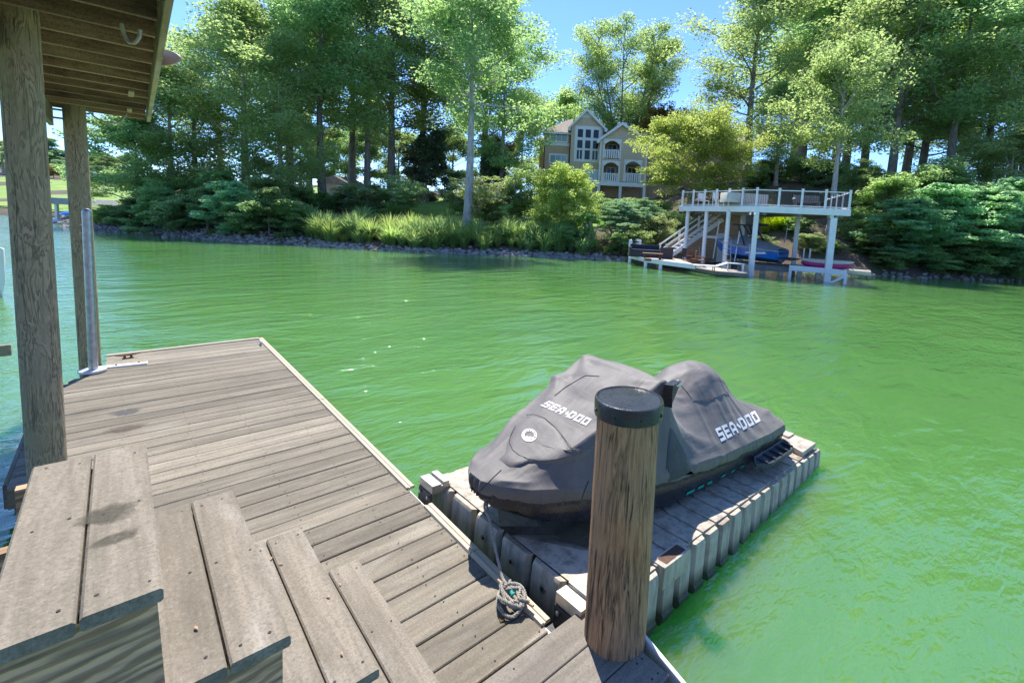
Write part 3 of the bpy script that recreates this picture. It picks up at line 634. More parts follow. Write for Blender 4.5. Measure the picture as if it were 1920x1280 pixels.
def ridge(x0, y0, x1, y1, amp, w):
    """one pulled crease: a ridge with a hollow on each side, fading out along its length"""
    dx_, dy_ = x1-x0, y1-y0; L2 = dx_*dx_+dy_*dy_; q = np.clip(((XX-x0)*dx_+(YY-y0)*dy_)/L2, 0, 1); d = np.hypot(XX-x0-q*dx_, YY-y0-q*dy_)/w; return amp*(1-d*d)*np.exp(-d*d)*(.25+.75*np.sin(np.pi*np.clip(q*.9+.05, 0, 1)))
for s_ in (-1, 1):
    for x0, y0, x1, y1, amp, w_ in ((1.40,.45,1.75,.58,.016,.035),(1.40,.42,2.05,.57,.014,.035),(1.34,.45,1.30,.58,.014,.03),(1.30,.45,1.0,.57,.015,.035),(1.45,.35,2.0,.30,.013,.04),(2.55,.24,2.75,.52,.014,.03),(2.62,.20,3.0,.50,.015,.03),(2.66,.12,3.15,.36,.012,.03),(2.30,.27,2.35,.56,.011,.03),(.95,.42,.60,.50,.015,.03),(.90,.40,.42,.36,.012,.035),(.70,.36,.30,.30,.011,.03),(2.05,.27,2.0,.56,.012,.03),(.55,.2,.16,.12,.010,.03),(1.75,.14,2.05,.26,.012,.03)): fold += ridge(x0, s_*y0, x1, s_*y1, amp, w_)
taut = (Zc-obs < .004); fold[taut] *= .6; fold *= 1.15; wgt = np.clip((1-np.abs(VV))/.06, 0, 1)*np.clip(UU/.03, 0, 1)*np.clip((1-UU)/.03, 0, 1); Zc = Zc+fold*wgt
sm_ = Zc.copy(); sm_[1:-1,1:-1] = (Zc[2:,1:-1]+Zc[:-2,1:-1]+Zc[1:-1,2:]+Zc[1:-1,:-2]+4*Zc[1:-1,1:-1])/8; Zc = sm_
WY = jyc(UU)+YY; WX = JX0+XX
# round the nose: bow edge sweeps forward in plan
ski = thing('jet_ski', 'jet ski under a charcoal fabric cover with white lettering, parked on the float', 'jet ski', (3.4, 2.45, .3))
SH = Matrix.Rotation(0, 4, 'X')
G = np.stack([WX, WY, Zc], -1)
skirt = []
for dz, q in ((.02,1.012),(.045,1.018),(.075,1.012),(.095,.99)):
    E = []
    for arr in (G[:,0], G[-1,1:], G[::-1,-1][1:], G[0,::-1][1:-1]): E.append(arr)
    P = np.concatenate(E); f = (P[:,0]-JX0)/JL; c = np.stack([P[:,0]*0+JX0+np.clip(P[:,0]-JX0, .45, JL-.3), jyc(f), P[:,2]], -1)
    k_ = np.arange(len(P)); Q = c+(P-c)*q; Q[:,2] = P[:,2]-dz+.006*np.sin(k_*.9)*(dz > .1)+.008*np.sin(k_*.33); Q[:,:2] += (np.random.default_rng(2).normal(0, .0025, (len(P), 2))); skirt.append(Q)
m = MB(); m.grid(G); ring0 = np.concatenate([G[:,0], G[-1,1:], G[::-1,-1][1:], G[0,::-1][1:-1]]); m.grid(np.stack([ring0]+skirt), True)
cov_mb_v = list(m.v); cov_mb_f = list(m.f); cover = part('cover', m, M['cover'], ski, 75)
m = MB(); hm = np.stack([skirt[-1]+np.array([0,0,.006]), skirt[-1]+np.array([0,0,-.010]), skirt[-1]+np.array([0,0,-.028])]); m.grid(hm, True); part('elastic_hem', m, M['hem'], cover, 60)
BVH = BVHTree.FromPolygons([Vector(v) for v in cov_mb_v], cov_mb_f)
def hit(px, py, lift=.004, bvh=None):
    d = Vector(ray(px, py)).normalized(); r = (bvh or BVH).ray_cast(Vector(CAM), d)
    if r[0] is None: return None
    n = r[1] if r[1].dot(d) < 0 else -r[1]; return np.array(r[0]+n*lift)
# hull
hb = MB(); rowsf = np.linspace(0.012, 1, 60); HG = []
for f in rowsf:
    wv = float(jw(f))*.985; ze = float(jze(f))-.06; yc = float(jyc(f)); keel = float(np.interp(f, [0,.05,.15,.4,1], [.74,.58,.38,.24,.16])); ch = float(np.interp(f, [0,.1,.4,1], [.78,.60,.41,.36]))
    row = []
    for yv, zv in ((1,ze),(1.0,ze-.10),(.985,max(ze-.14, ch)),(.93,ch),(.55,(ch+keel)/2),(0,keel),(-.55,(ch+keel)/2),(-.93,ch),(-.985,max(ze-.14, ch)),(-1.0,ze-.10),(-1,ze)): row.append((JX0+f*JL+(.02 if f > .99 else 0), yc+yv*wv, zv))
    HG.append(row)
HG = np.array(HG); hb.grid(HG); hb.f += [tuple(range(11))[::-1], tuple(range(59*11, 60*11))]; HB = BVHTree.FromPolygons([Vector(v) for v in hb.v], hb.f); hull = part('hull', hb, M['hull'], ski, 35)
#rb = MB(); P = [HG[i, 1]+np.array([0,.012,-.01]) for i in range(0, 60, 2)][::-1]+[HG[i, 9]+np.array([0,-.012,-.01]) for i in range(0, 60, 2)]; rb.tube(P, .026, 8); part('rub_rail', rb, M['rubber'], hull, 60)
# lettering ------------------------------------------------------------
STROKES = {  # unit letters: list of quads (x0,y0,x1,y1) or 4-point lists, y up
 'S': [(0,.78,1,1),(0,.5,.27,.78),(0,.39,1,.61),(.73,.2,1,.5),(0,0,1,.22)], 'E': [(0,0,.27,1),(.27,.78,1,1),(.27,.39,.9,.61),(.27,0,1,.22)],
 'A': [[(0,0),(.27,0),(.27,1),(0,.7)],[(.27,.75),(.27,1),(.75,1),(1,.7)],[(.73,0),(1,0),(1,.7),(.73,.95)],(.27,.25,.73,.45)], '-': [[(.0,.55),(.38,.18),(.55,.38),(.2,.75)]],
 'D': [(0,0,.27,1),(.27,.78,.75,1),[(.75,1),(.73,.78),(.73,.22),(.75,0)],[(.75,1),(1,.75),(1,.25),(.75,0)],(.27,0,.75,.22)], 'O': [(0,0,.27,1),(.73,0,1,1),(.27,.78,.73,1),(.27,0,.73,.22)],
 'B': [(0,0,.27,1),(.27,.8,.9,1),(.27,.4,.85,.6),(.27,0,.9,.2),(.7,.1,1,.5),(.7,.5,1,.9)], 'R': [(0,0,.27,1),(.27,.8,.9,1),(.7,.5,1,.9),(.27,.4,.85,.6),[(.45,.4),(.75,.4),(1,0),(.7,0)]], 'P': [(0,0,.27,1),(.27,.8,.9,1),(.7,.45,1,.9),(.27,.35,.85,.55)]}
def letters(word, fmap, adv=1.22, n=4, dash=.62):
    """word drawn in unit letters and mapped onto a surface by fmap(u in 0..1, v in 0..1)"""
    tot = sum(dash if c == '-' else adv for c in word)-(adv-1); x = 0; mb = MB()
    for c in word:
        for q in STROKES[c]:
            if isinstance(q, tuple): q = [(q[0],q[1]),(q[2],q[1]),(q[2],q[3]),(q[0],q[3])]
            q = np.array(q, float); pts = []; ok = True
            for i in range(n+1):
                for j in range(n+1):
                    a, b = i/n, j/n; p = (q[0]*(1-a)+q[1]*a)*(1-b)+(q[3]*(1-a)+q[2]*a)*b; h = fmap((x+p[0])/tot, p[1]); ok = ok and h is not None; pts.append(h)
            if ok: mb.add(pts, [(i*(n+1)+j, (i+1)*(n+1)+j, (i+1)*(n+1)+j+1, i*(n+1)+j+1) for i in range(n) for j in range(n)])
        x += dash if c == '-' else adv
    return mb
def quadmap(bl, br, tr, tl, lift=.004, bvh=None, shear=0.0):
    bl, br, tr, tl = map(np.array, (bl, br, tr, tl))
    def f(u, v): u = u; p = (bl*(1-u)+br*u)*(1-v)+(tl*(1-u)+tr*u)*v; return hit(p[0], p[1], lift, bvh)
    return f
part('lettering', letters('SEA-DOO', quadmap((1352,828),(1426,789),(1415,770),(1340,804))), M['print'], cover, label='white SEA-DOO lettering on the cover side')
part('lettering', letters('SEA-DOO', quadmap((1013,760),(1099,798),(1110,786),(1030,752))), M['print'], cover, label='white SEA-DOO lettering on the cover front')
lm = letters('SEA-DOO', quadmap((1280,946),(1394,883),(1399,868),(1287,922), .006, HB)); 
if lm.v: part('lettering', lm, M['teal'], hull, label='teal SEA-DOO lettering on the hull side')
# round emblem: ring with cogs and letters
em = MB(); cx_, cy_ = 993.5, 818.5; ex, ey = 14.3, 12.3; n = 40
def er(a, r): return hit(cx_+ex*r*math.cos(a), cy_+ey*r*math.sin(a), .016)
def arc(r0, r1, a0, a1, k_):
    A = [er(a0+(a1-a0)*i/k_, r0) for i in range(k_+1)]; B = [er(a0+(a1-a0)*i/k_, r1) for i in range(k_+1)]
    if all(p is not None for p in A+B): em.add(A+B, [(i, i+1, k_+2+i, k_+1+i) for i in range(k_)])
arc(.90, 1.0, 0, 2*math.pi, 40); arc(.62, .90, R_(70), R_(215), 16)
for i in range(6): a = R_(222+i*27); arc(.62, .86, a, a+R_(17), 3)
em2 = letters('BRP', quadmap((987,826),(1003,828.5),(1003,822),(987,820), .016)); em.add(em2.v, em2.f); part('emblem', em, M['print'], cover, label='round white BRP gear emblem on the cover nose')
def piping(pts, r=.0024, mat='hem', name='seam', lift=.003):
    P = []
    for (a, b) in zip(pts[:-1], pts[1:]):
        n_ = max(3, int(np.hypot(b[0]-a[0], b[1]-a[1])/6))
        for i in range(n_):
            h = hit(a[0]+(b[0]-a[0])*i/n_, a[1]+(b[1]-a[1])*i/n_, lift)
            if h is not None: P.append(h)
    if len(P) > 3:
        m = MB(); m.tube(P, r, 5); part(name, m, M[mat], cover, 60)
def flap(pts, lift=.012, mat='cover', name='pocket_flap'):
    """raised pocket flap: fan of points inside a pixel outline, on the cover"""
    pts = np.array(pts, float); c = pts.mean(0); R = []
    for sc in (0, .25, .5, .75, .93, 1.0):
        row = []
        for p in pts:
            q = c+(p-c)*sc; h = hit(q[0], q[1], lift if sc < .97 else .001); row.append(h if h is not None else hit(c[0], c[1], lift))
        R.append(row)
    m = MB(); m.grid(np.array(R), True); part(name, m, M[mat], cover, 60)
flap([(1000,779),(1020,782),(1045,800),(1062,826),(1078,849),(1106,842),(1106,853),(1080,860),(1050,869),(1020,870),(990,868),(972,874),(956,876),(936,861),(947,850),(951,830),(958,812),(970,797),(985,784)])
piping([(988,780),(1003,779),(1022,786),(1042,803),(1060,826),(1078,849)], lift=.013); piping([(968,800),(958,818),(956,832),(962,846),(975,856),(990,862),(1010,866),(1040,862),(1075,853),(1106,842)], lift=.013)
piping([(1300,752),(1320,750),(1345,744),(1365,735),(1380,715)]); piping([(1275,720),(1288,735),(1300,752)]); piping([(898,922),(920,900),(945,876)]); piping([(1040,742),(1060,726),(1098,704),(1130,706)]); piping([(1083,965),(1092,930),(1106,895)])
# shade below the handlebar, painted as a dark patch on the cover
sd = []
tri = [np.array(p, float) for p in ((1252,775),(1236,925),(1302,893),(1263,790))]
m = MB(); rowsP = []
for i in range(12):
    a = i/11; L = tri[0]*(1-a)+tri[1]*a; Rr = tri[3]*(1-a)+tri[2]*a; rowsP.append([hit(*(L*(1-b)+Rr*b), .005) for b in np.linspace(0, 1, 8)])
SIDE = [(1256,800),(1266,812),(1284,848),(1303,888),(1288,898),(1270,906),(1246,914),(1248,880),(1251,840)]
flap(SIDE, .006, 'side_shade', 'side_piece')
# mirror poking out of the cover at the right handlebar end
hx = at_t(1268, 737, 3.62); mm = MB(); 
def mirror(yv):
    c = np.array([JX0+1.36, yv, 1.405]); b = MB(); b.add([c+np.array(p) for p in ((-.06,-.02,.02),(.05,-.02,.035),(.075,.0,.02),(.06,.02,-.05),(.0,.02,-.16),(-.02,.0,-.17),(-.05,-.01,-.05))]+[c+np.array(p)+np.array((-.02,.07,-.005)) for p in ((-.06,-.02,.02),(.05,-.02,.035),(.075,.0,.02),(.06,.02,-.05),(.0,.02,-.16),(-.02,.0,-.17),(-.05,-.01,-.05))], [tuple(range(7)),tuple(range(7,14))[::-1]]+[(i,(i+1)%7,7+(i+1)%7,7+i) for i in range(7)]); return b
part('mirror', mirror(float(jyc(.4))-.555), M['hull'], ski, 30)
mb = MB(); c = np.array([JX0+1.36, float(jyc(.4))-.54, 1.42]); mb.add([c+np.array(p) for p in ((-.02,-.032,.006),(.05,-.035,.016),(.065,-.02,.008),(.055,-.034,-.016),(-.01,-.036,-.014),(-.02,.005,.008),(.05,.005,.018),(.062,.005,.006))], [(0,1,3,4),(1,2,3),(0,5,6,1),(1,6,7,2)]); part('mirror_trim', mb, M['whitewood'], ski, 30)
# rear sponson tray
sp = thing('_tmp', 'x', 'x'); bpy.data.objects.remove(sp)
f0, f1 = .735, .975; m = MB(); inn = []
def sprow(f, o, z): return np.array([JX0+f*JL, float(jyc(f))-float(jw(f))-o, z+(.44-.05*(f-.7)*4)])
A_ = [sprow(f0+.02, .0, .03), sprow(f0, .05, .0), sprow(f0+.05, .12, -.005), sprow(f1-.04, .13, -.005), sprow(f1, .07, .0), sprow(f1-.01, .0, .03)]
m.prism(A_, (0,0,-.035)); 
for a, b in zip(A_[:-1], A_[1:]): m.tube([a, b], .016, 8)
for f in np.linspace(f0+.03, f1-.03, 5): m.beam(sprow(f, .0, .02), sprow(f+.005, .115, .012), .018, .03)
m.tube([A_[0], A_[-1]], .014, 8); part('sponson', m, M['rotomold'], ski, 30)
# ------------------------------------------------------------------ bow rope, its cleat and the coil
def rope_path(P, n=120, sm=8):
    P = np.array(P, float); d = np.r_[0, np.cumsum(np.linalg.norm(np.diff(P, axis=0), axis=1))]; tt = np.linspace(0, d[-1], n); Q = np.stack([np.interp(tt, d, P[:,i]) for i in range(3)], 1)
    for _ in range(sm): Q[1:-1] = (Q[:-2]+2*Q[1:-1]+Q[2:])/4
    return Q, d[-1]
def twisted(mb, P, r=.0085, pitch=.045, n=None, sm=8):
    L = np.linalg.norm(np.diff(np.array(P), axis=0), axis=1).sum(); n = n or int(L/.007); Q, L = rope_path(P, n, sm); T = np.gradient(Q, axis=0); T /= np.linalg.norm(T, axis=1)[:,None]
    nr = np.cross(T, np.array([.3,.2,1.0])); nr /= np.linalg.norm(nr, axis=1)[:,None]; bn = np.cross(T, nr); s = np.linspace(0, L, n)
    for k_ in range(3):
        a = 2*math.pi*(s/pitch+k_/3); mb.tube(Q+r*.55*(nr*np.cos(a)[:,None]+bn*np.sin(a)[:,None]), r*.62, 5)
cw = cleat('dock_cleat', 'pale wooden cleat wrapped with the bow rope on the dock edge', 965, 1126, DZ+.003, R_(-82), mat_plain('cleat_wood', (.48,.34,.22), .7, .2, 30, .3), .30)
cc = np.array(cw.location); eye = np.array([JX0+.07, 2.57, .70])
rope = thing('bow_rope', 'grey twisted rope from the jet ski bow, coiled over the dock cleat', 'rope', cc)
m = MB(); e2 = cc+np.array([.0,.13,.06]); twisted(m, [eye, eye*.72+e2*.28+np.array([0,0,-.02]), eye*.4+e2*.6+np.array([0,0,-.02]), e2, cc+np.array([0,.03,.05])]); part('line', m, M['rope'], rope, 60)
m = MB(); twisted(m, [eye+np.array([.012,.01,.03]), eye*.9+e2*.1+np.array([-.02,.012,0]), eye*.8+e2*.2+np.array([-.015,-.012,0]), eye*.72+e2*.28+np.array([.0,.0,0])]); part('splice', m, M['rope'], rope, 60)
m = MB(); rg = np.random.default_rng(4)
P = []
for k_ in range(120):
    f = k_/119; lp = k_*2*math.pi/17; tilt = rg.normal(0, .004); ra = .058+.016*math.sin(lp*.37)+.012*math.sin(k_*.21); rb_ = .082+.022*math.sin(lp*.23+1)
    P.append(cc+np.array([-.035+ra*math.cos(lp)*(.75+.3*math.sin(k_*.13)), -.01+rb_*math.sin(lp+.25*math.sin(k_*.17)), .012+.07*f*(1-.6*f)+.028*max(0, math.cos(lp+k_*.05))+.02*abs(math.sin(k_*.29))]))
twisted(m, P, .0088, .045, sm=3); part('coil', m, M['rope'], rope, 60)
m = MB(); twisted(m, [cc+np.array(p) for p in ((.03,.09,.06),(-.03,.03,.075),(.03,-.02,.085),(-.035,-.07,.08),(.02,-.11,.06))]); part('wrap', m, M['rope'], rope, 60)
m = MB(); q = cc+np.array([-.04,-.02,.082]); m.tube([q+np.array([.0,-.012,0]), q+np.array([.006,.012,.003])], .0105, 8); part('marker_tape', m, M['teal'], rope, 40)
# small leaf by the coil
p = at_z(941, 1161, DZ+.004); m = MB(); m.add([(p[0]+x, p[1]+y, p[2]+z) for x, y, z in ((-.018,-.008,0),(0,-.016,.006),(.02,-.004,0),(.012,.012,.01),(-.01,.014,.003))], [(0,1,4),(1,3,4),(1,2,3)]); m.add([(p[0]+x, p[1]+y, p[2]+z-.002) for x, y, z in ((-.018,-.008,0),(0,-.016,.006),(.02,-.004,0),(.012,.012,.01),(-.01,.014,.003))], [(0,4,1),(1,4,3),(1,3,2)])
solo('dry_leaf', m, M['leaf_rust'], 'small dry curled leaf on the dock beside the rope coil', 'leaf')
# ------------------------------------------------------------------ two-storey boat dock across the water
def tv(px, py, t): return at_t(px, py, t)
def siding_mat(name, a, b, sc):
    k = NT(name); z = k.nd('SeparateXYZ', i0=k.nd('TexCoord').outputs['Object']).outputs[2]; f = k.math('FRACT', k.math('MULTIPLY', z, sc)); n = k.noise(k.coord((1,1,4)), 2.5, 4)
    c = k.mix(k.ramp(n, [(.35,0.0),(.65,1.0)]), a, b); c = k.mix(k.ramp(f, [(.0,.75),(.12,0.0)]), c, tuple(x*.35 for x in a)); return k.fin(c, .75, k.bump(f, .03, .6))
M['siding'] = siding_mat('tan_siding', (.40,.275,.17), (.47,.33,.21), 5.0); M['siding_h'] = siding_mat('house_siding', (.58,.45,.33), (.66,.53,.39), 4.4); M['stucco'] = mat_plain('house_stucco', (.52,.37,.25), .85, .08, 2, .2)
M['trim'] = mat_plain('house_trim', (.74,.76,.76), .55, .05, 2, .1); M['shingle'] = mat_plain('roof_shingle', (.27,.22,.19), .9, .25, 3, .6, 0, .03)
k = NT('window_glass'); M['glass'] = k.fin((.02,.028,.032), .04, k.bump(k.noise(k.coord((1,1,1)), .9, 2), .03, .12), Specular_IOR_Level=.25)
k = NT('blind_glass'); M['blinds'] = k.fin((.22,.30,.32), .08, Specular_IOR_Level=.9)
M['wicker'] = mat_plain('dark_wicker', (.055,.045,.042), .8, .3, 40, .5, 0, .01); M['cushion'] = mat_plain('navy_cushion', (.03,.034,.055), .9, .2, 10, .2); M['brownwood'] = mat_plain('brown_wood', (.20,.09,.055), .7, .25, 8, .3)
M['boatblue'] = mat_plain('blue_gelcoat', (.015,.15,.50), .18, .2, 3, .05); M['boatcover'] = mat_plain('grey_canvas', (.30,.31,.34), .85, .12, 3, .4, 0, .02); M['magenta'] = mat_plain('magenta_plastic', (.46,.015,.16), .35, .12, 5, .1); M['cream'] = mat_plain('cream_plastic', (.66,.58,.46), .5, .1, 5, .2)
M['cloth'] = mat_plain('pale_cloth', (.55,.52,.46), .9, .1, 5, .4, 0, .02); M['greybeam'] = mat_plain('grey_timber', (.17,.165,.16), .8, .25, 6, .4); M['pavers'] = mat_plain('dock_boards', (.44,.38,.33), .85, .15, 5, .3); M['underdeck'] = mat_plain('under_deck_boards', (.20,.15,.105), .8, .3, 5, .4)

A_ = np.array([26.2,12.8,0]); B_ = np.array([28.55,8.55,0]); L_ = tv(1275,400,32.8)*np.array([1,1,0]); e1 = (B_-A_)/np.linalg.norm(B_-A_); nb = np.array([-e1[1],e1[0],0]); nb = nb if nb@FWD > 0 else -nb
BK = B_+nb*6.5; LK = L_+nb*3.0; ZD = 4.02
bd = thing('boat_dock', 'white two-storey boat dock with railed sun deck across the water', 'boat dock', (A_+BK)/2)
m = MB(); m.prism([p+UP*3.80 for p in (A_,B_,BK,LK,L_)], UP*.20); part('upper_deck', m, M['underdeck'], bd)
for a, b in ((A_,B_),(A_,L_),(B_,BK),(L_,LK)):
    d = (b-a)/np.linalg.norm(b-a); o_ = np.cross(d, UP); o_ = o_ if o_@((a+b)/2-(A_+BK)/2) > 0 else -o_
    m = MB(); m.beam(a+o_*.03+UP*3.86-d*.05, b+o_*.03+UP*3.86+d*.05, .05, .36, bev=.01); part('fascia', m, M['white'], bd)
for f in (.12, .5, .88):
    a, b = A_+(B_-A_)*f, L_*(1-f)+BK*f; m = MB(); m.beam(a+UP*3.66, b+UP*3.66, .16, .26); part('support_beam', m, M['greybeam'], bd)
for q in np.linspace(.8, 6.0, 9):
    m = MB(); m.beam(A_+nb*q*.95+UP*3.745, B_+nb*q+UP*3.745, .05, .10); part('joist', m, M['underdeck'], bd)
# railing: posts, two rails and balusters per bay
def railing(a, b, n, first=True):
    P = [a+(b-a)*i/n for i in range(n+1)]
    for i, p in enumerate(P):
        if i == 0 and not first: continue
        m = MB(); m.beam(p+UP*(ZD), p+UP*(ZD+1.02), .095, .095, up=(1,0,0)); m.beam(p+UP*(ZD+1.02), p+UP*(ZD+1.06), .12, .12, up=(1,0,0)); part('rail_post', m, M['white'], bd)
    for i in range(n):
        p, q = P[i], P[i+1]; r_ = MB(); r_.beam(p+UP*(ZD+.93), q+UP*(ZD+.93), .05, .05); part('top_rail', r_, M['white'], bd); r_ = MB(); r_.beam(p+UP*(ZD+.10), q+UP*(ZD+.10), .04, .05); part('bottom_rail', r_, M['white'], bd)
        bl = MB(); nb_ = int(np.linalg.norm(q-p)/.11)
        for j in range(1, nb_): c = p+(q-p)*j/nb_; bl.tube([c+UP*(ZD+.1), c+UP*(ZD+.93)], .011, 4, False)
        part('balusters', bl, M['dark_metal'], bd, kind='stuff')
rin = lambda p: p+((A_+BK)/2-p)*.015
railing(rin(A_), rin(B_), 4); railing(rin(A_), rin(L_), 6, False); railing(rin(B_), rin(BK), 4, False)
def post(a, b, w, rnd=False):
    m = MB()
    if rnd: m.tube([a, b], w/2, 14)
    else: m.beam(a, b, w, w, up=tuple(e1), bev=.012)
    part('post', m, M['white'], bd, 40 if rnd else False)
post(np.array([26.28,12.72,-.8]), np.array([26.28,12.72,3.68]), .27); post(np.array([28.33,9.25,-.8]), np.array([28.33,9.25,3.55]), .33)
m = MB(); m.beam(np.array([28.2,9.3,3.62]), np.array([28.9,9.7,3.62]), .2, .16); part('post_cap', m, M['white'], bd)
post(np.array([31.3,12.35,-.8]), np.array([31.3,12.35,3.68]), .27); post(np.array([30.4,15.6,-.2]), np.array([30.4,15.6,3.68]), .26)
for px, t in ((1362,29.0),(1321,30.9),(1286,32.5)):
    p = tv(px, 450, t); post(np.array([p[0],p[1],.3]), np.array([p[0],p[1],3.68]), .26, True)
# lower deck: boards on a frame, and its raised left landing
low = [at_z(*q, .28) for q in ((1403,512),(1345,508),(1290,499),(1238,489))]; lowb = [low[3]+FWD*3.5, low[0]+nb*1.3+np.array([0,0,0])]
m = MB(); m.prism([p*np.array([1,1,0])+UP*.10 for p in low+lowb], UP*.18); part('lower_deck', m, M['pavers'], bd)
for a, b in zip(low[:-1], low[1:]):
    for zz in (.21, .10): m = MB(); m.beam(a*np.array([1,1,0])+UP*zz, b*np.array([1,1,0])+UP*zz, .08, .095, bev=.012); part('edge_board', m, M['greybeam'], bd)
lf = [at_z(*q, .55) for q in ((1305,497),(1240,489),(1212,485),(1182,478))]; lfb = [lf[3]+FWD*4.0, lf[0]+FWD*4.0]
m = MB(); m.prism([p*np.array([1,1,0])+UP*.42 for p in lf+lfb], UP*.13); part('left_landing', m, M['pavers'], bd)
for a, b in zip(lf[:-1], lf[1:]): m = MB(); m.beam(a*np.array([1,1,0])+UP*.45-FWD*.03, b*np.array([1,1,0])+UP*.45-FWD*.03, .05, .24); part('landing_fascia', m, M['white'], bd)
for q in (lf[1], lf[2], lf[3]): post(np.array([q[0],q[1],-.6])+FWD*.12, np.array([q[0],q[1],.42])+FWD*.12, .2)
for q, h in ((lf[3], 1.0), (lf[3]+FWD*.9-RGT*.0, 1.0), (lf[3]+FWD*3.4+RGT*.3, 1.0), (lf[2]+FWD*3.6, 1.0)): post(np.array([q[0],q[1],.5]), np.array([q[0],q[1],.55+h]), .13)
for z0 in (.75, 1.0, 1.25, 1.5):
    m = MB(); m.beam(lf[3]*np.array([1,1,0])+UP*z0, (lf[3]+FWD*3.4+RGT*.3)*np.array([1,1,0])+UP*z0, .04, .10); m.beam((lf[3]+FWD*3.4+RGT*.3)*np.array([1,1,0])+UP*z0, (lf[2]+FWD*3.6)*np.array([1,1,0])+UP*z0, .04, .16); part('landing_rail', m, M['white'], bd)
# right platform beams
rp = [at_z(1482,502,.6), at_z(1550,508,.6), at_z(1586,512,.6)]
for a, b in ((rp[0],rp[1]),(rp[1],rp[2])): m = MB(); m.beam(a, b, .12, .30, bev=.01); part('platform_beam', m, M['white'], bd)
m = MB(); m.beam(rp[2]-UP*.0, np.array([rp[2][0],rp[2][1],-.4]), .1, .14, up=tuple(e1)); m.beam(rp[2]-UP*.15, np.array([28.25,9.1,-.1]), .09, .12); part('brace', m, M['white'], bd)
m = MB(); m.beam(np.array([rp[0][0],rp[0][1],.75]), np.array([rp[0][0],rp[0][1],-.6]), .15, .15, up=tuple(e1)); part('post', m, M['white'], bd)
m = MB(); m.beam(rp[0]+nb*.3-e1*2.0-UP*.15, rp[0]+nb*.3+e1*.3-UP*.15, .25, .3); m.beam(rp[0]+nb*2.5-e1*3.2-UP*.1, rp[0]+nb*2.5+e1*2.4-UP*.1, 1.6, .2); part('rear_platform', m, M['greybeam'], bd)
for i in range(5): q = rp[0]+nb*1.7+e1*(-2.4+i*1.05); m = MB(); m.beam(q-UP*1.0, q-UP*.1, .28, .28, up=tuple(e1)); part('timber_pile', m, M['cream'], bd)
# stairs up to the sun deck
s0, s1 = tv(1248,486,32.6), tv(1356,411,33.6); dirS = (s1-s0); hor = dirS*np.array([1,1,0]); hl = np.linalg.norm(hor); hor = hor/hl; sdw = np.array([-hor[1],hor[0],0]); sdw = sdw if sdw@FWD > 0 else -sdw
for q in (0, 1.15):
    m = MB(); m.beam(s0+sdw*q, s1+sdw*q, .06, .30); part('stair_stringer', m, M['white'], bd)
ns = 14
for i in range(ns):
    c = s0+dirS*(i+.5)/ns+UP*.08; m = MB(); m.beam(c, c+sdw*1.15, .28, .045, up=(0,0,1)); part('stair_tread', m, M['white'], bd)
for q in (0, 1.15):
    for f in (.0, .35, .7):
        c = s0+dirS*f+sdw*q; m = MB(); m.beam(c, c+UP*1.05, .12, .12, up=tuple(hor)); part('stair_post', m, M['white'], bd)
    for h in (.5, .95): m = MB(); m.beam(s0+sdw*q+UP*h, s0+dirS*.98+sdw*q+UP*h, .05, .09); part('stair_rail', m, M['white'], bd)
# storage wall under the stairs
w0, w1 = tv(1290,450,34.9), tv(1386,450,33.6); m = MB(); m.prism([np.array([w0[0],w0[1],.2]), np.array([w1[0],w1[1],.2]), np.array([w1[0],w1[1],3.6]), s1*np.array([1,1,0])+(w1-w0)*.0+sdw*1.3+UP*3.5, s0*np.array([1,1,0])+sdw*1.3+UP*.9], nb*.5); part('storage_wall', m, M['siding'], bd)
m = MB(); m.beam(np.array([w1[0],w1[1],.2])-FWD*.03, np.array([w1[0],w1[1],3.6])-FWD*.03, .12, .12, up=tuple(RGT)); part('corner_trim', m, M['white'], bd)
m = MB(); c = tv(1352,475,33.4); m.box((-.3,-.03,0), (.3,.03,2.0)); dv = part('storage_door', m, M['white'], bd, False, False); dv.location = Vector((c[0],c[1],.3))-bd.location; dv.rotation_euler = (0,0,YAW)
for px in (1411, 1573):
    c = tv(px, 402, 27.2 if px < 1500 else 26.9); m = MB()
    for q in (-.12, .12): m.lathe([(.02,0),(.05,.03),(.06,.10),(.01,.13)], 10, tuple(c+e1*q-UP*.05))
    part('flood_light', m, M['white'], bd, 40)
# items on the boat dock -------------------------------------------------
def furn(name, label, cat, p, rot, parts, group=None):
    t = thing(name, label, cat, p, group, rot)
    for nm, boxes, mt in parts:
        m = MB()
        for bx in boxes:
            if len(bx) == 2: m.box(*bx)
            else: m.beam(bx[0], bx[1], bx[2], bx[3])
        part(nm, m, M[mt], t, False, False)
    return t
q = at_z(1213, 484, .55)+FWD*1.0
furn('outdoor_sofa', 'dark wicker sofa with navy cushions on the left landing', 'sofa', q, YAW, [('base', [((-.95,-.35,.0),(.95,.4,.35))], 'wicker'), ('backrest', [((-.95,.3,.35),(.95,.45,.78))], 'cushion'), ('armrest', [((-1.05,-.35,.0),(-.9,.45,.62))], 'wicker'), ('armrest', [((.9,-.35,.0),(1.05,.45,.62))], 'wicker'), ('seat_cushion', [((-.88,-.34,.35),(.88,.3,.48))], 'cushion')])
q = at_z(1250, 486, .55)+FWD*.6
furn('outdoor_armchair', 'boxy dark wicker armchair right of the sofa', 'armchair', q, YAW, [('base', [((-.4,-.4,0),(.4,.4,.35))], 'wicker'), ('backrest', [((.25,-.4,.35),(.42,.4,.75))], 'wicker'), ('armrest', [((-.4,-.42,.0),(.4,-.28,.72))], 'wicker'), ('seat_cushion', [((-.35,-.27,.36),(.24,.38,.47))], 'cushion')])
q = at_z(1225, 487, .55)+FWD*.45
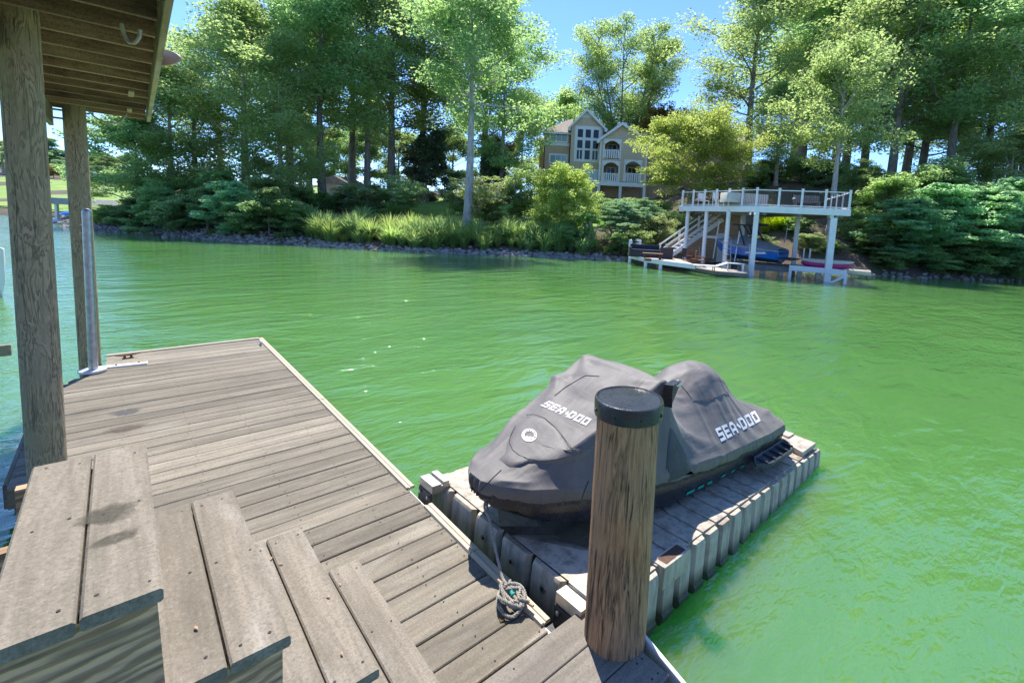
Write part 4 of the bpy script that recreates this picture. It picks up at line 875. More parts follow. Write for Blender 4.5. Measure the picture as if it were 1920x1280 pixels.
furn('coffee_table', 'low brown coffee table in front of the wicker sofa', 'table', q, YAW, [('table_top', [((-.6,-.3,.32),(.6,.3,.37))], 'brownwood'), ('leg', [((-.5,-.25,0),(-.42,.25,.32))], 'wicker'), ('leg', [((.42,-.25,0),(.5,.25,.32))], 'wicker')])
q = at_z(1214, 489, .62); m = MB(); m.lathe([(.22,0),(.24,.05),(.2,.14),(.05,.17)], 12, tuple(q)); solo('planter_bowl', m, M['rust'], 'small rusty bowl on the landing edge', 'bowl', smooth=40)
def chair(px, py, rot, label, mt):
    q = at_z(px, py, .28); return furn('patio_chair', label, 'chair', q, rot, [('seat', [((-.27,-.27,.36),(.27,.27,.42))], mt), ('backrest', [((-.27,.24,.42),(.27,.30,.95))], mt), ('armrest', [((-.33,-.3,.56),(-.25,.3,.6))], mt), ('armrest', [((.25,-.3,.56),(.33,.3,.6))], mt)]+[('leg', [((sx-.025,sy-.025,0),(sx+.025,sy+.025,.56))], mt) for sx in (-.28,.28) for sy in (-.24,.24)])
chair(1312, 500, .6, 'brown patio chair nearest the round white post', 'brownwood'); chair(1298, 497, -.4, 'brown patio chair with its back to the stair wall', 'brownwood'); chair(1287, 492, 1.9, 'small dark folding chair by the stair foot', 'dark_metal')
q = at_z(1289, 497, .28); furn('wood_crate', 'low red-brown wooden box beside the patio chairs', 'box', q, YAW, [('body', [((-.3,-.2,0),(.3,.2,.28))], 'brownwood'), ('lid', [((-.32,-.22,.28),(.32,.22,.31))], 'brownwood')])
q = at_z(1330, 508, .28); furn('sun_lounger', 'low slatted lounger on the front edge of the dock', 'lounger', q, R_(-50), [('bed', [((-.9,-.3,.26),(.35,.3,.31))], 'whitewood'), ('backrest', [((.32,0,.28),(.95,0,.52),.6,.04)], 'whitewood')]+[('leg', [((sx,sy,0),(sx+.04,sy+.04,.26))], 'dark_metal') for sx in (-.8,.2) for sy in (-.28,.24)])
q = at_z(1378, 508, .28); furn('dock_bench', 'small white bench at the foot of the ladder', 'bench', q, R_(-60), [('seat', [((-.5,-.18,.40),(.5,.18,.45))], 'whitewood'), ('leg', [((-.45,-.15,0),(-.38,.15,.40))], 'whitewood'), ('leg', [((.38,-.15,0),(.45,.15,.40))], 'whitewood')])
# ladder and leaning poles
lad = thing('dock_ladder', 'grey metal ladder leaning on the round front post', 'ladder', at_z(1362,509,.2)); a = [tv(1353,506,27.9), tv(1369,506,27.9)]; b = [tv(1357,449,28.6), tv(1371,449,28.6)]
for i in range(2): m = MB(); m.tube([a[i], b[i]], .03, 8); part('side_rail', m, M['alu'], lad, 40)
for i in range(5): f = (i+.5)/5; m = MB(); m.tube([a[0]*(1-f)+b[0]*f, a[1]*(1-f)+b[1]*f], .024, 8); part('rung', m, M['alu'], lad, 40)
for px0, py0, px1, py1, t, lab in ((1337,485,1349,414,31.5,'thin white pole leaning on the storage wall'),(1377,491,1391,412,29.6,'thin white pole leaning in front of the blue boat'),(1404,508,1406,458,27.3,'short grey mooring pole by the square front post'),(1471,455,1477,420,31,'slim grey pole behind the boat stern')):
    m = MB(); m.tube([tv(px0,py0,t), tv(px1,py1,t+.3)], .04, 8); solo('leaning_pole', m, M['alu'] if 'grey' in lab else M['white'], lab, 'pole', smooth=40)
q = tv(1345,445,31.8); m = MB(); u = RGT*1.9
for sg in (0, 1):
    pass
KP = []
for i in range(15):
    f = i/14; wv = .33*math.sin(math.pi*f)**.6+.01; KP.append([q+u*(f-.5)*1.0+FWD*wv*math.cos(a)*.6+UP*wv*.35*math.sin(a) for a in np.linspace(0, 2*math.pi, 10, endpoint=False)])
m.grid(np.array(KP), True); solo('paddle_board', m, M['white'], 'white paddle board with pale blue stripe hung above the dock chairs', 'paddle board', smooth=60)
m = MB(); q2 = tv(1311,462,33.2); m.beam(q2, tv(1313,486,33.1), .05, .02); solo('hanging_paddle', m, M['white'], 'short white paddle hung on the tan storage wall', 'paddle')
q = tv(1416,470,29); tb = thing('picnic_table', 'long table under a pale cloth on the sun deck', 'table', np.array([A_[0],A_[1],ZD])+nb*1.6+e1*-.6)
m = MB(); m.box((-1.3,-.5,.74), (1.3,.5,.78)); tt = part('table_top', m, M['cloth'], tb, False, False)
m = MB(); P = []
for i in range(60):
    a = 2*math.pi*i/60; c_, s_ = math.cos(a), math.sin(a); r_ = 1/max(abs(c_)/1.32, abs(s_)/.52); P.append((r_*c_, r_*s_))
m.grid(np.array([[(x, y, .785) for x, y in P], [(x*1.02, y*1.03, .75) for x, y in P], [(x*(1.03+.02*math.sin(i*1.3)), y*(1.06+.05*math.sin(i*1.3)), .2) for i, (x, y) in enumerate(P)]]), True); part('tablecloth', m, M['cloth'], tb, 60, False)
tb.rotation_euler = (0,0,math.atan2(e1[1], e1[0])+.5)
for dx, lab in ((-2.2,'white deck chair near the left end of the sun deck'),(-3.2,'white deck chair by the far left rail corner')):
    q = np.array([A_[0],A_[1],ZD])+(L_-A_)/np.linalg.norm(L_-A_)*-dx*1.3+nb*.8; furn('deck_chair', lab, 'chair', q, YAW+.6, [('seat', [((-.27,-.27,.36),(.27,.27,.42))], 'white'), ('backrest', [((-.27,.24,.42),(.27,.30,.90))], 'white')]+[('leg', [((sx-.025,sy-.025,0),(sx+.025,sy+.025,.36))], 'white') for sx in (-.24,.24) for sy in (-.24,.24)])
q = B_+UP*ZD+nb*1.2-e1*2.0; furn('deck_bench', 'dark slatted bench with white arm on the sun deck', 'bench', q, YAW-.2, [('seat', [((-.7,-.25,.38),(.7,.25,.44))], 'greybeam'), ('backrest', [((-.7,.22,.44),(.7,.28,.8))], 'greybeam'), ('armrest', [((-.76,-.25,.56),(-.68,.28,.62))], 'white')]+[('leg', [((sx-.03,sy-.03,0),(sx+.03,sy+.03,.38))], 'greybeam') for sx in (-.62,.62) for sy in (-.2,.2)])
# boat on its lift ---------------------------------------------------------
boat = thing('wake_boat', 'blue and white wake boat under a grey cover on a lift', 'boat', tv(1415,500,30)); bw = tv(1344,468,31.6); st_ = tv(1468,474,29.0); ax = (st_-bw)*np.array([1,1,0]); BL = np.linalg.norm(ax); ax /= BL; sb = np.array([-ax[1],ax[0],0])
sb = sb if sb@FWD < 0 else -sb   # towards the viewer
z0 = .42
def hrow(f, up_):
    wv = 1.15*np.interp(f, [0,.05,.2,.45,1], [.03,.28,.72,1,.97]); gun = np.interp(f, [0,.4,1], [1.5,1.28,1.12]); ch = np.interp(f, [0,.15,1], [1.1,.72,.55]); ke = np.interp(f, [0,.1,.3,1], [1.05,.62,.35,.28]); c = bw*np.array([1,1,0])+ax*BL*f; mid = ch+.78*(gun-ch)
    if up_ == 'hull': return [c+sb*wv*y+UP*(z0+z) for y, z in ((.98,mid),(.9,ch),(.45,(ch+ke)/2),(0,ke),(-.45,(ch+ke)/2),(-.9,ch),(-.98,mid))]
    if up_ == 'side': return [[c+sb*wv*y*sg+UP*(z0+z) for y, z in ((.985,mid),(1.0,gun-.04),(.96,gun))] for sg in (1,-1)]
    crown = np.interp(f, [0,.08,.3,.42,.55,.8,1], [.02,.10,.30,.62,.50,.30,.10]); return [c+sb*wv*y+UP*(z0+gun+.01+crown*(1-abs(y)**1.7)) for y in np.linspace(1.02,-1.02,13)]
F_ = np.linspace(0,1,30); m = MB(); m.grid(np.array([hrow(f,'hull') for f in F_])); m.f += [tuple(range(29*7,30*7))]; part('hull', m, M['boatblue'], boat, 50)
for sg in (0,1): m = MB(); m.grid(np.array([hrow(f,'side')[sg] for f in F_])); part('topside', m, M['white'] if sg else M['boatcover'], boat, 50)
m = MB(); m.grid(np.array([hrow(f,'cover') for f in F_])); part('canvas_cover', m, M['boatcover'], boat, 60)
ee = bw*np.array([1,1,0])+ax*BL; m = MB(); m.prism([ee+sb*y+UP*(z0+z) for y, z in ((1.1,1.1),(1.1,.75),(.9,.5),(-.9,.5),(-1.1,.75),(-1.1,1.1))], ax*.06); part('transom', m, M['boatblue'], boat)
for yy in (-.72, 0, .72): m = MB(); m.prism([ee+ax*.061+sb*(yy+w_)+UP*(z0+z) for w_, z in ((-.28,.98),(.28,.98),(.26,.86),(-.26,.86))], ax*.02); part('transom_panel', m, M['rubber'], boat)
m = MB(); m.beam(ee+ax*.06+UP*(z0+.62), ee+ax*.75+UP*(z0+.60), 2.0, .08); part('swim_platform', m, M['rubber'], boat)
for sg in (1,-1):
    m = MB(); c = bw*np.array([1,1,0])+ax*BL*.52+sb*1.08*sg; m.tube([c+UP*(z0+1.25), c+ax*-.5-sb*.1*sg+UP*(z0+2.5)], .055, 8); m.tube([c+ax*.75+UP*(z0+1.25), c+ax*-.2-sb*.1*sg+UP*(z0+2.5)], .055, 8); part('tower_leg', m, M['rubber'], boat, 50)
m = MB(); c = bw*np.array([1,1,0])+ax*BL*.52+UP*(z0+2.52); m.beam(c-ax*.9, c+ax*.9, 1.9, .07, bev=.02); m.beam(c+ax*.4+UP*.1, c+ax*.7+UP*.1, 2.1, .1); part('tower_top', m, M['rubber'], boat)
m = MB()
for f in (.62, .74): 
    c = bw*np.array([1,1,0])+ax*BL*f+sb*1.12+UP*(z0+.78)
    m.prism([c+ax*-.35, c+ax*.45+UP*.06, c+ax*.35+UP*.18, c+ax*-.25+UP*.10], sb*.015)
part('hull_graphic', m, M['white'], boat)
for f in (.22,.75): m = MB(); c = bw*np.array([1,1,0])+ax*BL*f; m.beam(c+sb*1.5+UP*.40, c-sb*1.5+UP*.40, .12, .16); part('lift_bunk', m, M['greybeam'], boat)
# magenta kayak and the float behind it
def kayak(c, d, L, W, H, n=15):
    m = MB(); G = []; sd = np.array([-d[1],d[0],0])
    for i in range(n):
        f = i/(n-1); w_ = W*math.sin(math.pi*(f*.98+.01))**.55; G.append([c+d*L*(f-.5)+sd*w_*math.cos(a)+UP*(H*.5*(1+w_/W*math.sin(a))+.12*(2*f-1)**2) for a in np.linspace(0, 2*math.pi, 12, endpoint=False)])
    m.grid(np.array(G), True); m.f += [tuple(range(12)), tuple(range(12*(n-1),12*n))]; return m
ky = at_z(1551, 510, .48)+nb*.55; kk = thing('kayak', 'magenta kayak lying on the right end of the boat dock', 'kayak', ky); part('shell', kayak(ky, e1, 2.7, .42, .62), M['magenta'], kk, 60); m = kayak(ky+UP*.33, e1, 2.9, .40, .36); part('deck_top', m, M['cream'], kk, 60)
fl = at_z(1560, 513, .28)+nb*1.6; ff = thing('small_float', 'low cream plastic float moored behind the kayak', 'float', fl); m = MB(); m.beam(fl-e1*2.0+UP*.12, fl+e1*2.3+UP*.12, 1.5, .34, bev=.08); part('body', m, M['cream'], ff); m = MB(); m.beam(fl-e1*.3+UP*.36, fl+e1*2.2+UP*.30, .7, .16, bev=.05); part('dark_top', m, M['rotomold'], ff)
gb = thing('gang_bracket', 'pair of white upright boards standing on the right platform', 'boards', at_z(1507,500,.6)+nb*.6)
for q in (0, .34): m = MB(); c = at_z(1507,502,.6)+nb*.6+e1*q; m.beam(c, c+UP*1.15, .05, .28, up=tuple(nb)); part('upright', m, M['white'], gb)
# ------------------------------------------------------------------ house on the slope
HT = 62.0
house = thing('lake_house', 'tan three-storey house with white trim and arched balconies above the bank', 'house', ST(at_t(1120,340,HT)@RGT, HT+4, 6))
def az(px, py, t=HT): p = at_t(px, py, t); return p@RGT, p[2]
def hbox(a0, a1, z0, z1, t0, t1): 
    m = MB(); m.prism([ST(a0,t0,z0), ST(a1,t0,z0), ST(a1,t0,z1), ST(a0,t0,z1)], FWD*(t1-t0)); return m
def hwin(a0, a1, z0, z1, t, cols, rows, glass='glass', fw=.16, mull=.09):
    wn_ = hbox(a0-fw, a1+fw, z0-fw, z1+fw, t-.05, t+.02); w_ = part('window', wn_, M['trim'], house)
    for c in range(cols):
        for r in range(rows):
            x0 = a0+(a1-a0)*c/cols+mull/2; x1 = a0+(a1-a0)*(c+1)/cols-mull/2; y0 = z0+(z1-z0)*r/rows+mull/2; y1 = z0+(z1-z0)*(r+1)/rows-mull/2
            part('pane', hbox(x0, x1, y0, y1, t-.075, t-.052), M[glass], w_)
a0, _ = az(1069,290); a1, _ = az(1129,290); _, ze = az(1100,236); ap, zp = az(1101,205); T0 = HT
m = MB(); m.prism([ST(a0,T0,5), ST(a1,T0,5), ST(a1,T0,ze), ST(ap,T0,zp-.25), ST(a0,T0,ze)], FWD*9); part('wall', m, M['siding_h'], house, label='tall gabled tan wall with the window grid')
def gable_roof(a0, a1, ze, ap, zp, t0, t1, ov=.45):
    for sg, ae in ((-1,a0),(1,a1)):
        f = (abs(ae-ap)+ov)/abs(ae-ap); zl = zp-(zp-ze)*f; e = ap+sg*(abs(ae-ap)+ov); m = MB(); m.prism([ST(ap,t0-.5,zp), ST(e,t0-.5,zl), ST(e,t0-.5,zl-.16), ST(ap,t0-.5,zp-.18)], FWD*(t1-t0+.8)); part('roof', m, M['shingle'], house)
        m = MB(); m.prism([ST(ap,t0-.56,zp+.03), ST(e,t0-.56,zl+.03), ST(e,t0-.56,zl-.30), ST(ap,t0-.56,zp-.34)], FWD*.055); part('barge_board', m, M['trim'], house)
        m = MB(); m.prism([ST(e-.35*(sg>0),t0-.57,zl-.30), ST(e+.35*(sg<0),t0-.57,zl-.30), ST(e+.35*(sg<0),t0-.57,zl+.05), ST(e-.35*(sg>0),t0-.57,zl+.05)], FWD*.5); part('eave_return', m, M['trim'], house)
gable_roof(a0, a1, ze, ap, zp, T0, T0+9)
m = MB(); m.prism([ST(ap-1.0,T0-.03,zp-1.05), ST(ap+1.0,T0-.03,zp-1.05), ST(ap,T0-.03,zp-.3)], FWD*.03); part('gable_vent', m, M['trim'], house)
g0, _ = az(1080,270); g1, _ = az(1124,270); _, gt = az(1102,240); _, gb_ = az(1100,301); hh_ = (gt-gb_)/3
wn_ = part('window', hbox(g0-.2, g1+.2, gb_-.2, gt+.2, T0-.05, T0+.02), M['trim'], house, label='tall grid of nine square panes')
for r in range(3):
    for c in range(3):
        wd = (g1-g0)/3; x0 = g0+wd*c+.17; x1 = g0+wd*(c+1)-.17; y0 = gb_+hh_*r+.14; y1 = gb_+hh_*(r+1)-.22
        if r == 0: y1 += .12
        if r == 0 and c != 1:
            xm = (x0+x1)/2; part('pane', hbox(x0, xm-.06, y0, y1, T0-.075, T0-.052), M['glass'], wn_); part('pane', hbox(xm+.06, x1, y0, y1, T0-.075, T0-.052), M['glass'], wn_)
        else: part('pane', hbox(x0, x1, y0, y1, T0-.075, T0-.052), M['glass'], wn_)
l0, _ = az(1096,330); l1, _ = az(1122,330); _, lt = az(1110,320); _, lb = az(1110,342); hwin(l0, l1, lb, lt, T0, 3, 1, 'blinds')
# left wing
T1_ = HT+1.2; b0, _ = az(1020,290,T1_); b1 = a0; _, be = az(1040,247,T1_); _, bt = az(1040,229,T1_)
part('wall', hbox(b0, b1, 5, be, T1_, T1_+8), M['stucco'], house, label='lower left wing wall')
m = MB(); m.add([ST(b0-.4,T1_-.5,be-.1), ST(b1,T1_-.5,be-.1), ST(b1,T1_+4,bt+1.4), ST(b0+2.2,T1_+4,bt+.9), ST(b0-.4,T1_+8.5,be-.1), ST(b0-.4,T1_-.5,be-.32), ST(b1,T1_-.5,be-.32), ST(b1,T1_+4,bt)], [(0,1,2,3),(0,3,4),(5,6,1,0),(6,7,2,1)]); part('roof', m, M['shingle'], house)
part('fascia', hbox(b0-.42, b1, be-.36, be-.10, T1_-.54, T1_-.50), M['trim'], house)
x0, zt = az(1033,250,T1_); x1, zb = az(1063,266,T1_); hwin(x0, x1, zb, zt, T1_, 3, 1, 'blinds'); part('belt', hbox(b0, b1, zb-.55, zb-.2, T1_-.06, T1_), M['trim'], house)
x0, zt = az(1032,290,T1_); x1, zb = az(1062,306,T1_); hwin(x0, x1, zb, zt, T1_, 3, 1, 'blinds')
T2_ = HT+4; c0, _ = az(1011,290,T2_); _, ce = az(1015,262,T2_); part('wall', hbox(c0, b0+.1, 5, ce, T2_, T2_+5), M['stucco'], house); m = MB(); m.add([ST(c0-.3,T2_-.4,ce), ST(b0,T2_-.4,ce), ST(b0,T2_+2,ce+1.0)], [(0,1,2)]); part('roof', m, M['shingle'], house)
for xx in (b0+.02, a0-.12): m = MB(); m.tube([ST(xx,T1_-.08,5.5), ST(xx,T1_-.08,be-.2), ST(xx+.2,T1_-.4,be+.1)], .07, 6); part('downpipe', m, M['dark_metal'], house)
m = MB(); m.tube([ST(a1+.05,T0-.1,ze-2.5), ST(a1+.05,T0-.1,ze-.5), ST(a1+.4,T0-.3,ze)], .06, 6); part('downpipe', m, M['dark_metal'], house)
# balcony block
T3 = HT-2.2; d0, _ = az(1124,300,T3); d1, _ = az(1213,300,T3); _, de = az(1124,259,T3); dp, dpz = az(1167,231,T3); _, db = az(1165,341,T3); _, fl2 = az(1160,300,T3)
ops = []
for (px0, px1, pt_, pb_) in ((1133.5,1162,264,298),(1131,1159.5,304.5,342),(1172,1200.5,303,342)):
    u0, zt = az(px0, (pt_+pb_)/2, T3); u1, _ = az(px1, (pt_+pb_)/2, T3); _, zt = az((px0+px1)/2, pt_, T3); _, zb = az((px0+px1)/2, pb_, T3); ops.append((u0, u1, zb, zt))
# front wall pieces around the openings
def wallp(x0, x1, y0, y1): part('wall', hbox(x0, x1, y0, y1, T3, T3+.3), M['siding_h'], house)
u = ops; wallp(d0, u[1][0], db, u[0][2]-.35); wallp(u[1][1], u[2][0], db, u[0][2]-.35); wallp(u[2][1], d1, db, u[0][2]-.35)
for q in (1,2): wallp(u[q][0], u[q][1], u[q][3]-.02, u[0][2]-.35)
wallp(d0, u[0][0], u[0][2]-.35, de); wallp(u[0][1], d1, u[0][2]-.35, de); wallp(u[0][0], u[0][1], u[0][3]-.02, de); wallp(u[0][0], u[0][1], u[0][2]-.35, u[0][2])
m = MB(); m.prism([ST(d0,T3,de+.002), ST(d1,T3,de+.002), ST(dp,T3,dpz-.2)], FWD*6); part('wall', m, M['siding_h'], house, label='balcony gable')
gable_roof(d0, d1, de, dp, dpz, T3, T3+6)
part('side_wall', hbox(d1-.3, d1-.005, db, de, T3+.3, T3+6), M['siding_h'], house); part('side_wall', hbox(d0+.005, d0+.3, db, de, T3+.3, T3+2.2), M['siding_h'], house)
part('back_wall', hbox(d0+.3, d1-.3, db, de, T3+2.4, T3+2.7), M['stucco'], house)
for zz in (db-.05, u[0][2]-.4): part('balcony_floor', hbox(d0+.3, d1-.3, zz, zz+.25, T3+.3, T3+2.4), M['whitewood'], house)
for (x0, x1, zb, zt) in ops:
    m = MB(); n_ = 12; arcp = [ST(x0+(x1-x0)*i/n_, T3-.06, zt-.55+.55*math.sin(math.pi*i/n_)**.8) for i in range(n_+1)]; m.prism(arcp+[ST(x1+.18,T3-.06,zt-.3), ST(x1+.18,T3-.06,zt+.2), ST(x0-.18,T3-.06,zt+.2), ST(x0-.18,T3-.06,zt-.3)], FWD*.2); part('arch', m, M['trim'], house)
    for xx in (x0-.18, x1-.02): part('jamb', hbox(xx, xx+.2, zb, zt-.3, T3-.06, T3+.1), M['trim'], house)
    part('rail', hbox(x0, x1, zb+1.0, zb+1.12, T3+.0, T3+.1), M['trim'], house)
    nbz = 7
    for i in range(nbz): xx = x0+(x1-x0)*(i+.5)/nbz; part('slat', hbox(xx-.09, xx+.09, zb+.08, zb+1.0, T3+.02, T3+.07), M['trim'], house)
    xm = (x0+x1)/2; dr = part('door', hbox(xm-.5, xm+.7, zb, zb+2.1, T3+2.30, T3+2.39), M['trim'], house); part('pane', hbox(xm-.38, xm+.06, zb+.15, zb+2.0, T3+2.27, T3+2.299), M['glass'], dr); part('pane', hbox(xm+.14, xm+.58, zb+.15, zb+2.0, T3+2.27, T3+2.299), M['glass'], dr)
part('floor_beam', hbox(d0-.6, d1+.05, db-.55, db-.06, T3-.06, T3+.3), M['trim'], house)
for px in (1122.5, 1163, 1208): x_, _ = az(px, 355, T3); part('stilt', hbox(x_-.17, x_+.17, 4.5, db-.55, T3+.02, T3+.32), M['trim'], house)
part('undercroft_wall', hbox(d0+.3, d1-.3, 4.5, db-.06, T3+3.2, T3+3.4), M['stucco'], house)
for zz in (0, .4): part('corner_board', hbox(d0-.03 if zz == 0 else d1-.17, d0+.17 if zz == 0 else d1+.03, db, de, T3-.03, T3-.002), M['trim'], house)
# right wing behind the yellow tree
T4 = HT+2; r0, _ = az(1205,300,T4); r1, _ = az(1409,300,T4); _, re_ = az(1400,272,T4); part('wall', hbox(r0, r1, 5, re_, T4, T4+8), M['stucco'], house, label='long right wing wall')
part('corner_board', hbox(r1-.3, r1+.05, 5, re_, T4-.06, T4-.002), M['trim'], house); m = MB(); m.add([ST(r0,T4-.6,re_), ST(r1+.6,T4-.6,re_), ST(r1+.6,T4+4,re_+1.9), ST(r0,T4+4,re_+1.9), ST(r1+.6,T4+8.5,re_)], [(0,1,2,3),(1,4,2)]); part('roof', m, M['shingle'], house); part('fascia', hbox(r0, r1+.62, re_-.3, re_-.02, T4-.64, T4-.6), M['trim'], house)
x0, zb = az(1378,298,T4); x1, zt = az(1390,282,T4); hwin(x0, x1, zb, zt, T4, 1, 1)
# cottage glimpsed between the trunks on the left
ct = on_ground(628,372,64); cot = thing('cottage', 'small cream cottage glimpsed between the tree trunks', 'house', ct); sC = ct@RGT
part('wall', hbox(sC-1.9, sC+1.9, ct[2]-.5, ct[2]+1.8, 64, 68), M['siding_h'], cot); m = MB(); m.prism([ST(sC-2.3,63.5,ct[2]+1.75), ST(sC+2.3,63.5,ct[2]+1.75), ST(sC,63.5,ct[2]+2.8)], FWD*6); part('roof', m, M['shingle'], cot); w_ = part('window', hbox(sC+.3, sC+1.4, ct[2]+.6, ct[2]+1.5, 63.93, 63.99), M['trim'], cot); part('pane', hbox(sC+.4, sC+1.3, ct[2]+.7, ct[2]+1.4, 63.9, 63.928), M['glass'], w_)
# far-left boathouse and moored boats
c = at_z(112, 414, .2); fb_ = thing('far_boathouse', 'grey roofed boathouse far off between the two roof posts', 'boathouse', c)
ss, tt_ = c@RGT, c@FWD
for x in (-1.5, -.3, 1.2): part('post', hbox(ss+x-.1, ss+x+.1, -.5, 1.7, tt_, tt_+.2), M['white'], fb_)
m = MB(); m.prism([ST(ss-2.0,tt_-.3,1.65), ST(ss+1.9,tt_-.3,1.65), ST(ss+1.5,tt_-.3,2.2), ST(ss-1.6,tt_-.3,2.2)], FWD*4); part('roof', m, M['boatcover'], fb_); part('deck', hbox(ss-2.0, ss+1.9, .05, .3, tt_-.2, tt_+4), M['whitewood'], fb_)
c2 = at_z(118, 413, .1); m = kayak(c2+FWD*1.2+UP*.05, RGT, 3.0, .7, .8); solo('far_motorboat', m, M['boatblue'], 'small dark blue motorboat inside the far grey boathouse', 'boat', smooth=60)
# bow of the white boat at the left frame edge
c = at_z(-8, 545, .15); nbt = thing('moored_boat', 'white boat bow cut off by the left edge of the picture', 'boat', c)
G = []
for i in range(16):
    f = i/15; w_ = .75*math.sin(math.pi/2*min(1, f*1.6+.03))**.7; x = c+np.array([.10,0,0])-RGT*(f*2.6)
    G.append([x+FWD*w_*y+UP*z for y, z in ((1.0,1.02-.1*f),(.98,.7),(.8,.2),(0,-.15),(-.8,.2),(-.98,.7),(-1.0,1.02-.1*f),(0,1.08-.1*f))])
m = MB(); m.grid(np.array(G), True); m.f += [tuple(range(8))]; part('hull', m, M['white'], nbt, 40)
m = MB(); m.tube([c+RGT*.08+UP*1.02, c+RGT*.05+UP*1.25, c-RGT*.25+UP*1.55, c-RGT*.8+UP*1.7], .035, 8); m.tube([c+RGT*.02-FWD*.15+UP*1.02, c-FWD*.2+UP*1.2, c-RGT*.3-FWD*.3+UP*1.45, c-RGT*.8-FWD*.35+UP*1.55], .025, 8); part('rail', m, M['alu'], nbt, 40)
m = MB(); m.tube([c+RGT*.11-FWD*.2+UP*.62, c-RGT*.5-FWD*.62+UP*.66, c-RGT*1.4-FWD*.78+UP*.66], .045, 6); part('green_stripe', m, mat_plain('green_stripe', (.02,.22,.12), .4, .1, 5, .1), nbt, 40)
# ------------------------------------------------------------------ vegetation
def unit(v): return v/(np.linalg.norm(v, axis=-1, keepdims=True)+1e-9)
def leaf_quads(C, size, rng, out=None, up=.55, wr=.55, droop=0.0):
    N = len(C); nr = rng.normal(0, .75, (N, 3)); nr[:,2] += up
    if out is not None: nr += out*.5
    nr = unit(nr); d = rng.normal(0, 1, (N, 3)); d[:,2] -= droop; d = unit(d-nr*(d*nr).sum(1)[:,None]); s = np.cross(nr, d); L = size*rng.uniform(.65, 1.35, (N, 1))
    bend = nr*L*.12; return np.stack([C-d*L*.5, C+s*L*wr*.5+bend, C+d*L*.5-bend*.4, C-s*L*wr*.5+bend], 1)
def spray(centers, radii, n, size, rng, flat=.65, up=.55, wr=.55, droop=0.0, trunk=None):
    cs = np.repeat(centers, n, 0); rs = np.repeat(radii, n)[:,None]; o = unit(rng.normal(0, 1, cs.shape))*rng.uniform(.15, 1, (len(cs), 1))**.5; o[:,2] *= flat
    return leaf_quads(cs+o*rs, size, rng, o, up, wr, droop)
def limb(p0, d0, L, rng, n=7, lift=.25, wob=.12):
    P = [np.array(p0, float)]; d = unit(np.array(d0, float))
    for i in range(n): d = unit(d+np.array([0,0,lift/n])+rng.normal(0, wob, 3)); P.append(P[-1]+d*L/n)
    return np.array(P)
PROTO = {}
def tree_proto(key, seed, H, base, R, nl, prof, leaf, barkm, size=.25, ncl=105, cr=1.5, r0=.34, lean=0.0, stems=1, flat=.65, low=15, high=62, extra=None, upb=.55, sub=4, spread=.45):
    """tapered trunk(s) with limbs; leaf clumps along the outer limbs"""
    rng = np.random.default_rng(seed); tm = MB(); cen = []; rad = []
    for sidx in range(stems):
        az0 = 2*math.pi*sidx/stems+rng.uniform(0, 1); sp = 0 if stems == 1 else R*spread
        n = 14; T = []; wx, wy = rng.uniform(-1, 1, 2)
        for i in range(n+1):
            f = i/n; T.append([sp*f**1.3*math.cos(az0)+lean*f*f*H+.25*wx*math.sin(f*3.1), sp*f**1.3*math.sin(az0)+.25*wy*math.sin(f*2.7+.5), H*.94*f])
        T = np.array(T); rr = r0*(1-.9*np.linspace(0, 1, n+1)**.9)*(1 if stems == 1 else .62); rr[0] *= 1.35; tm.tube(T, rr, 9)
        nn = nl if stems == 1 else max(3, nl//stems)
        for i in range(nn):
            f = (i+.5)/nn; h = base+(H*.95-base)*f**.92; a = i*2.39996+rng.uniform(-.5, .5)+az0; ln = R*prof(f)*rng.uniform(.72, 1.18); el = R_(low+(high-low)*f+rng.uniform(-10, 10))
            p0 = np.array([np.interp(h, T[:,2], T[:,k_]) for k_ in range(3)]); d0 = np.array([math.cos(a)*math.cos(el), math.sin(a)*math.cos(el), math.sin(el)]); P = limb(p0, d0, max(ln, .5), rng, 7, .35)
            tm.tube(P, np.linspace(max(.03, r0*.33*(1-.6*f)), .015, len(P)), 5, False); cen.append(P[-1]); rad.append(cr)
            cen.append(P[5]+rng.normal(0, .25, 3)); rad.append(cr*.95)
            for q in range(sub):
                j = rng.integers(2, 7); d1 = unit(unit(P[j]-P[j-1])+rng.normal(0, .62, 3)+np.array([0,0,.08])); Q = limb(P[j], d1, ln*rng.uniform(.25, .5)+.3, rng, 4, .2); tm.tube(Q, np.linspace(.035, .01, len(Q)), 4, False); cen.append(Q[-1]); rad.append(cr*rng.uniform(.65, 1.05))
                if rng.random() < .6: cen.append(Q[2]+rng.normal(0, .2, 3)); rad.append(cr*.7)
        cen.append(T[-1]+np.array([0,0,.2])); rad.append(cr*.9)
    cen = np.array(cen); rad = np.array(rad); V = spray(cen, rad, ncl, size, rng, flat, upb)
    crown = quads('crown', V, M[leaf]); trunk = tm.mesh('trunk', M[barkm], 60); ex = None
    if extra:
        top = cen[cen[:,2] > np.quantile(cen[:,2], .25)]; c2 = top[rng.integers(0, len(top), extra[1])]+unit(rng.normal(0, 1, (extra[1], 3)))*cr*.85; ex = quads('blossom', spray(c2, np.full(len(c2), .22), 14, .12, rng), M[extra[0]])
    PROTO[key] = (trunk, crown, ex, float(np.quantile(V[:,0,2], .998)), float(np.quantile(np.hypot(V[:,0,0]-lean*H*.4, V[:,0,1]), .94)))
pr_oval = lambda f: .55+.55*math.sin(math.pi*min(1, f*1.02+.08))*(1-.35*f) if f < .97 else .3
pr_round = lambda f: max(.25, math.sin(math.pi*(.18+.72*f)))
pr_vase = lambda f: .45+.6*f
pr_low = lambda f: max(.3, 1.0-.6*f)
tree_proto('tallA', 11, 24, 6.8, 5.2, 24, pr_oval, 'leaf', 'bark', r0=.36, sub=5)
